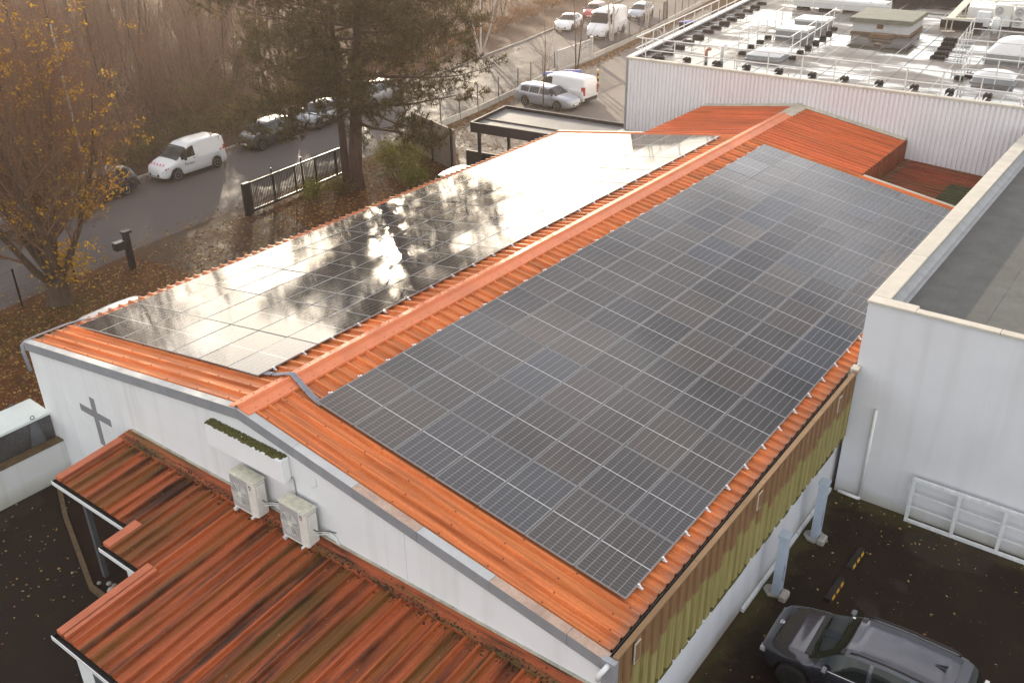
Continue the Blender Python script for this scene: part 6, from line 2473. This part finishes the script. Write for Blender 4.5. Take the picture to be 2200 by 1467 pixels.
def sap(up=0.05, kids=(14, 6), Ls=(2.0, 0.9), ang=(0.3, 0.6), fr=0.22):
    return [dict(ns=8, kids=kids[0], wob=0.07, up=up, n=5, ang=ang, rr=0.42, shape=0.55, tip=0.12, **{'from': fr}),
            dict(L=Ls[0], ns=4, kids=kids[1], wob=0.18, up=0.03, n=3, ang=(0.4, 0.95), rr=0.5, shape=0.4, tip=0.3, crown=True, rmin=0.007, **{'from': 0.15}),
            dict(L=Ls[1], ns=2, wob=0.16, up=0.05, n=3, tip=0.5, crown=True, rmin=0.005)]


for i in range(6):
    bare_proto('coppice%d' % i, 100 + i, [7.5, 6.2, 8.6, 5.4, 7.0, 9.2][i], 0.055, [6, 7, 4, 8, 5, 3][i], 0.38, sap(0.02, (17, 9), (2.3, 1.1), (0.4, 1.0)), 'bark_brown', 'twig')
bare_proto('slim_a', 201, 7.2, 0.085, 1, 0.02, sap(0.0, (16, 6), (2.4, 0.9), (0.5, 0.95), 0.3), 'bark_brown', 'twig')
bare_proto('slim_b', 202, 7.4, 0.085, 2, 0.10, sap(0.0, (14, 6), (2.4, 0.9), (0.4, 0.8), 0.25), 'bark_brown', 'twig')
bare_proto('birch_a', 203, 8.5, 0.12, 3, 0.42, sap(0.0, (18, 8), (2.6, 1.1), (0.4, 0.8), 0.2), 'bark_birch', 'twig_pale')
bare_proto('birch_b', 204, 9.5, 0.14, 2, 0.10, sap(0.0, (18, 8), (2.4, 1.1), (0.4, 0.8), 0.25), 'bark_birch', 'twig_pale')
bare_proto('giant', 205, 15.0, 0.42, 1, 0.05, [dict(ns=9, kids=12, wob=0.04, up=0.0, n=10, ang=(0.5, 0.9), rr=0.32, shape=0.4, tip=0.35, **{'from': 0.5})] + sap(0.03, (9, 5), (4.5, 1.6))[1:], 'bark_grey', 'twig')


def bare(name, key, label, x, y, rz, sc=1.0, group=None, tilt=(0, 0), leaf=None):
    tr, cr, tips = BARE[key]
    t = thing(name, label, 'tree', (x, y, 0), rz, group, rot=(tilt[0], tilt[1], rz))
    t.scale = (sc, sc, sc)
    put('trunk', tr, t)
    put('crown', cr, t)
    return t


bare('slim_tree', 'slim_a', 'slim bare tree rising in front of the silver estate car', -21.6, 42.2, 0.4)
bare('slim_tree', 'slim_b', 'slim forked bare tree beyond the white panel van', -25.6, 52.4, 1.2)
bare('birch_tree', 'birch_a', 'pale bare spreading birch at the edge of the far road', -37.6, 55.4, 0.3, 1.0)
bare('birch_tree', 'birch_b', 'pale bare birch in front of the tall white van', -31.3, 67.0, 0.8, 0.95)
bare('birch_tree', 'birch_b', 'pale bare birch farther along the far fence', -31.9, 74.5, 2.8, 0.8)
bare('big_bare_tree', 'giant', 'thick upright grey trunk in the wood at the upper left', -51.5, 25.6, 0.0)
bare('big_bare_tree', 'giant', 'thick leaning grey trunk beside the upright one in the wood', -50.0, 29.8, 2.1, 1.0, None, (0.10, -0.10))
def sun_gap(x_, y_, wd):
    """strips cleared of trees, added to let the low sun through to the drive"""
    for (px_, py_) in ((-19.3, 14.6), (-25.2, 20.6), (-27.0, 24.5)):
        dx_, dy_ = x_ - px_, y_ - py_
        t_ = dx_ * -0.743 + dy_ * 0.669
        if t_ > 4 and abs(dx_ * 0.669 + dy_ * 0.743) < wd:
            return True
    return False


bare_proto('tall', 206, 12.5, 0.13, 1, 0.03, sap(0.02, (28, 11), (3.2, 1.3), (0.3, 0.7), 0.25), 'bark_brown', 'twig')
bare_proto('tall2', 207, 11.0, 0.10, 2, 0.16, sap(0.02, (24, 10), (2.8, 1.2), (0.3, 0.7), 0.2), 'bark_brown', 'twig')
for k, (x_, y_) in enumerate([(-38.5, 27.5), (-41.5, 31.0), (-44.5, 37.0), (-39.5, 35.5), (-47.0, 22.5), (-43.0, 19.5), (-55.0, 38.0), (-52.0, 44.0), (-46.0, 49.0), (-37.0, 22.0), (-36.0, 10.5), (-38.5, 14.0), (-35.5, 18.5), (-40.5, 11.0), (-44.5, 14.5), (-36.5, 31.5), (-48.0, 17.5), (-41.0, 24.0), (-34.8, 14.2), (-39.0, 6.5)]):
    bare('tall_bare_tree', ['tall', 'tall2'][k % 2], '%s tall bare %s tree counted from the street into the wood' % ((ORD + ['twenty-first', 'twenty-second'])[k], ['single-stemmed', 'twin-stemmed'][k % 2]), x_, y_, k * 1.3, 1.0 if k < 10 else 1.15, 'tall bare trees of the wood')
RW = random.Random(77)
GRP = 'bare coppice trees of the wood beyond the street'
spots = []
tries = 0
while len(spots) < 150 and tries < 9000:
    tries += 1
    y_ = RW.uniform(2, 92)
    far_edge = interp(ROAD_F and [(yy, xx) for xx, yy in ROAD_F], y_, False)
    d_ = 2.0 + 46 * RW.random() ** 1.5
    x_ = far_edge - d_
    # must be in or near the view
    v = Vector((x_, y_, 2)) - CAM_POS
    dep = v.dot(fw)
    u_ = v.dot(rt) / dep * 1997.54 + 1100
    if u_ < -250 or u_ > 1500:
        continue
    if y_ > 52 and d_ < 6:
        continue
    if y_ > 45 and RW.random() < 0.8:
        continue
    if sun_gap(x_, y_, 1.7):  # gap added in the planting so low sun reaches the drive
        continue
    if any((x_ - a) ** 2 + (y_ - b) ** 2 < 3.0 for a, b in spots):
        continue
    spots.append((x_, y_))
for k, (x_, y_) in enumerate(spots):
    far = y_ > 50
    bare('coppice_tree', 'coppice%d' % (k % 6), 'thin bare brown coppice tree in the wood beyond the street', x_, y_, RW.uniform(0, 6.28), RW.uniform(0.75, 1.15) * (0.85 if far else 1.0), GRP, (RW.uniform(-0.06, 0.06), RW.uniform(-0.06, 0.06)))


# --- shrubs
def shrub(name, label, x, y, w_, h, n, mat, seed, size=0.05, group=None, stems=26):
    R = random.Random(seed)
    t = thing(name, label, 'shrub', (x, y, 0), 0, group)
    m = Plant(seed)
    pts = []
    for k in range(stems):
        a = R.uniform(0, 2 * PI)
        rr = math.sqrt(R.random())
        q = Vector((math.cos(a) * rr * w_ * 0.5, math.sin(a) * rr * w_ * 0.5, h * R.uniform(0.55, 1.0) * (1 - 0.35 * rr * rr)))
        b = Vector((q.x * 0.35, q.y * 0.35, 0))
        mid = b.lerp(q, 0.5) + Vector((0, 0, 0.12 * h))
        m.seg(b, mid, 0.016, 0.011, 3, True)
        m.seg(mid, q, 0.011, 0.004, 3, True)
        for i in range(n // stems):
            tt = R.uniform(0.25, 1.0)
            c = (b.lerp(mid, tt * 2) if tt < 0.5 else mid.lerp(q, tt * 2 - 1))
            pts.append(c + Vector((R.gauss(0, 0.16 * w_ * 0.5), R.gauss(0, 0.16 * w_ * 0.5), R.gauss(0, 0.10 * h))))
    put('stems', rawmesh('stems', m.cv, m.cf, 'twig'), t)
    pts = [q for q in pts if q.z > 0.03]
    v, f = leafquads(R, pts, size, 0.02, 1)
    put('foliage', rawmesh('foliage', v, f, mat), t)
    return t


shrub('green_shrub', 'sunlit yellow-green shrub right of the pine trunk', -19.9, 26.3, 3.4, 2.6, 4200, 'green_leaves', 31, 0.05, None, 44)
shrub('green_shrub', 'low yellow-green shrub beside the white car past the eave', -18.0, 25.0, 2.2, 1.5, 1800, 'green_leaves', 32)
shrub('green_shrub', 'small green shrub with yellow leaves before the black gate', -20.6, 20.3, 2.2, 1.5, 1300, 'green_leaves', 33)
shrub('green_shrub', 'low green shrub at the foot of the pine', -20.2, 21.9, 1.8, 1.2, 900, 'olive_leaves', 34)
for k, (x_, y_) in enumerate([(-34.0, 17.5), (-34.3, 20.4), (-34.7, 23.4), (-35.2, 26.4), (-35.6, 29.6), (-36.2, 33.0)]):
    shrub('olive_bush', '%s olive bush from the left in the hedge behind the delivery van' % ORD[k], x_, y_, 3.6, 2.2, 2400, 'olive_leaves', 40 + k, 0.06, 'hedge bushes behind the street cars', 30)
for k, (x_, y_) in enumerate([(-39.8, 57.0), (-41.0, 62.0), (-42.4, 67.5), (-44.0, 73.5), (-45.5, 80.0), (-47.2, 87.0), (-38.2, 50.0), (-37.2, 43.5), (-36.6, 38.0)]):
    shrub('brown_bush', '%s brown-leaved bush counted in the scrub along the far road' % ORD[k], x_ - (2.0 if y_ > 45 else 0.0), y_, 4.2, 1.3 if y_ > 45 else 2.2, 1500, 'brown_leaves', 60 + k, 0.07, 'scrub bushes along the far road', 34)

for k, (x_, y_) in enumerate([(-38.0, 24.6), (-40.5, 29.0), (-37.6, 34.4), (-43.5, 26.0), (-46.5, 33.0), (-42.5, 41.0), (-36.9, 18.4), (-49.0, 38.5)]):
    shrub('dark_bush', '%s dark evergreen bush counted from the street into the wood' % ORD[k], x_, y_, 3.4, 2.9, 2600, 'dark_leaves', 80 + k, 0.07, 'dark bushes in the wood', 30)

# --- undergrowth of the wood: upright dead stems and clinging leaves
def undergrowth():
    R = random.Random(91)
    m = Plant(91)
    pts = []
    edge = [(yy, xx) for xx, yy in ROAD_F]
    for k in range(15000):
        y_ = R.uniform(-4, 95)
        d_ = 1.6 + 48 * R.random() ** 1.3
        x_ = interp(edge, y_, False) - d_
        if y_ > 55 and d_ < 4.5:
            continue
        h = R.uniform(0.6, 2.6) * (1.0 if d_ > 4 else 0.6) * (0.5 if y_ > 42 else 1.0)
        q = Vector((x_ + R.gauss(0, 0.8) * h * 0.5, y_ + R.gauss(0, 0.8) * h * 0.5, h))
        m.seg(Vector((x_, y_, 0)), q, 0.012, 0.004, 3, True)
        if R.random() < 0.75:
            for i in range(2):
                pts.append(Vector((x_, y_, 0)).lerp(q, R.uniform(0.2, 1)))
    o = put('undergrowth', rawmesh('undergrowth', m.cv, m.cf, 'twig'))
    stuff(o, 'brown dead stems filling the wood beyond the street', 'undergrowth')
    v, f = leafquads(R, pts, 0.065, 0.12, 1)
    stuff(put('dry_leaves', rawmesh('dry_leaves', v, f, 'brown_leaves')), 'dry brown leaves clinging in the undergrowth of the wood', 'leaves')


undergrowth()

# --- leaf litter
def in_garden(R):
    y_ = R.uniform(-8, 36)
    x0 = interp([(-8, -20.0), (4, -21.2), (12, -22.0), (22, -23.0), (36, -24.4)], y_, False)
    x_ = R.uniform(x0, -9.6)
    if 10.8 < y_ < 17.0 and R.random() < 0.45:
        return None
    return (x_, y_)


ground_leaves('fallen_leaves', 'brown fallen leaves covering the lawn beside the hall', 26000, in_garden, 0.06, 'fallen_leaves', 3)
ground_leaves('fallen_leaves', 'orange leaves heaped along the slabs of the far fence', 6500, lambda R: (lambda y_: (interp([(33, -24.3), (52, -27.3), (59, -28.0), (96, -34.9)], y_, False) + 0.1 + abs(R.gauss(0, 0.55)), y_))(R.uniform(33, 94)), 0.085, 'fallen_leaves', 4)
ground_leaves('fallen_leaves', 'fallen leaves along the kerbs of the street', 3600, lambda R: (lambda y_: ((interp([(yy, xx) for xx, yy in ROAD_F], y_, False) + abs(R.gauss(0, 0.9))) if R.random() < 0.5 else (interp([(yy, xx) for xx, yy in ROAD_N], y_, False) - abs(R.gauss(0, 0.7))), y_))(R.uniform(0, 60)), 0.06, 'fallen_leaves', 6)
ground_leaves('fallen_leaves', 'pale scattered leaves on the dark car park', 150, lambda R: (R.uniform(9.6, 16.5), 12.05 - 9.0 * R.random() ** 2.4), 0.035, 'pale_leaves', 8)
ground_leaves('fallen_leaves', 'pale scattered leaves on the dark front yard', 170, lambda R: ((R.gauss(-5.6, 1.1), R.gauss(-2.6, 1.0)) if R.random() < 0.45 else (R.uniform(-9, 0), R.uniform(-7, -0.7))), 0.036, 'pale_leaves', 9)


def on_annex(R):
    x_ = R.uniform(-4.5, 9)
    y_ = -0.45 - 4.0 * R.random() ** 1.6
    lim = -2.1 if x_ < -1.6 else (-2.75 if x_ < -0.15 else -4.6)
    if y_ < lim:
        return None
    return (x_, y_, az(y_) + 0.012)


ground_leaves('roof_litter', 'specks of leaf litter on the stained annex roof', 420, on_annex, 0.016, 'pale_leaves', 12)
ground_leaves('grit', 'pale grit specks on the dark car park', 420, lambda R: (R.uniform(9.5, 16.5), R.uniform(2.5, 12.1)), 0.012, 'pale_leaves', 13, 0.012)


def grass_patch():
    R = random.Random(21)
    v, f = [], []
    for k in range(5200):
        if R.random() < 0.5:
            x_, y_ = R.gauss(-19.2, 1.6), R.gauss(5.2, 2.6)
        else:
            x_, y_ = R.uniform(-20.5, -11), R.uniform(-6, 8)
        if not (-21 < x_ < -10):
            continue
        h = R.uniform(0.08, 0.24)
        a = R.uniform(0, 2 * PI)
        o = len(v)
        w_ = 0.012
        v += [(x_ - math.cos(a) * w_, y_ - math.sin(a) * w_, 0), (x_ + math.cos(a) * w_, y_ + math.sin(a) * w_, 0), (x_ + R.gauss(0, 0.06), y_ + R.gauss(0, 0.06), h)]
        f.append((o, o + 1, o + 2))
    stuff(put('grass', rawmesh('grass', v, f, 'grass')), 'thin autumn grass around the yellow-leaved tree', 'grass')


grass_patch()
# street lamp post by the far kerb
t = thing('utility_pole', 'tall slim grey pole standing in the twigs at the left', 'pole', (-31.6, 14.4, 0))
MB().tube((0, 0, 0), (0, 0, 1.2), 0.09, 0.085, n=10).build('base', 'concrete', t, True)
MB().tube((0, 0, 1.2), (0, 0, 8.6), 0.07, 0.045, n=10).build('pole', 'concrete', t, True)
MB().lathe([(0.05, 8.6), (0.06, 8.62), (0.04, 8.68), (0.0, 8.70)], 10).build('cap', 'concrete', t, True)

# ---------------------------------------------------------------- air: thin autumn haze lit by the low sun
hm = bpy.data.materials.new('haze')
hm.use_nodes = True
hn = hm.node_tree
for n in list(hn.nodes):
    hn.nodes.remove(n)
ho = hn.nodes.new('ShaderNodeOutputMaterial')
hv = hn.nodes.new('ShaderNodeVolumePrincipled')
hv.inputs['Color'].default_value = (0.98, 0.83, 0.76, 1)
hv.inputs['Density'].default_value = 0.00042
hv.inputs['Anisotropy'].default_value = 0.55
hn.links.new(hv.outputs['Volume'], ho.inputs['Volume'])
MATS['haze'] = hm
MB().box(-1700, 1700, -1700, 1700, -1.0, 19.0).build('haze', 'haze')['kind'] = 'stuff'
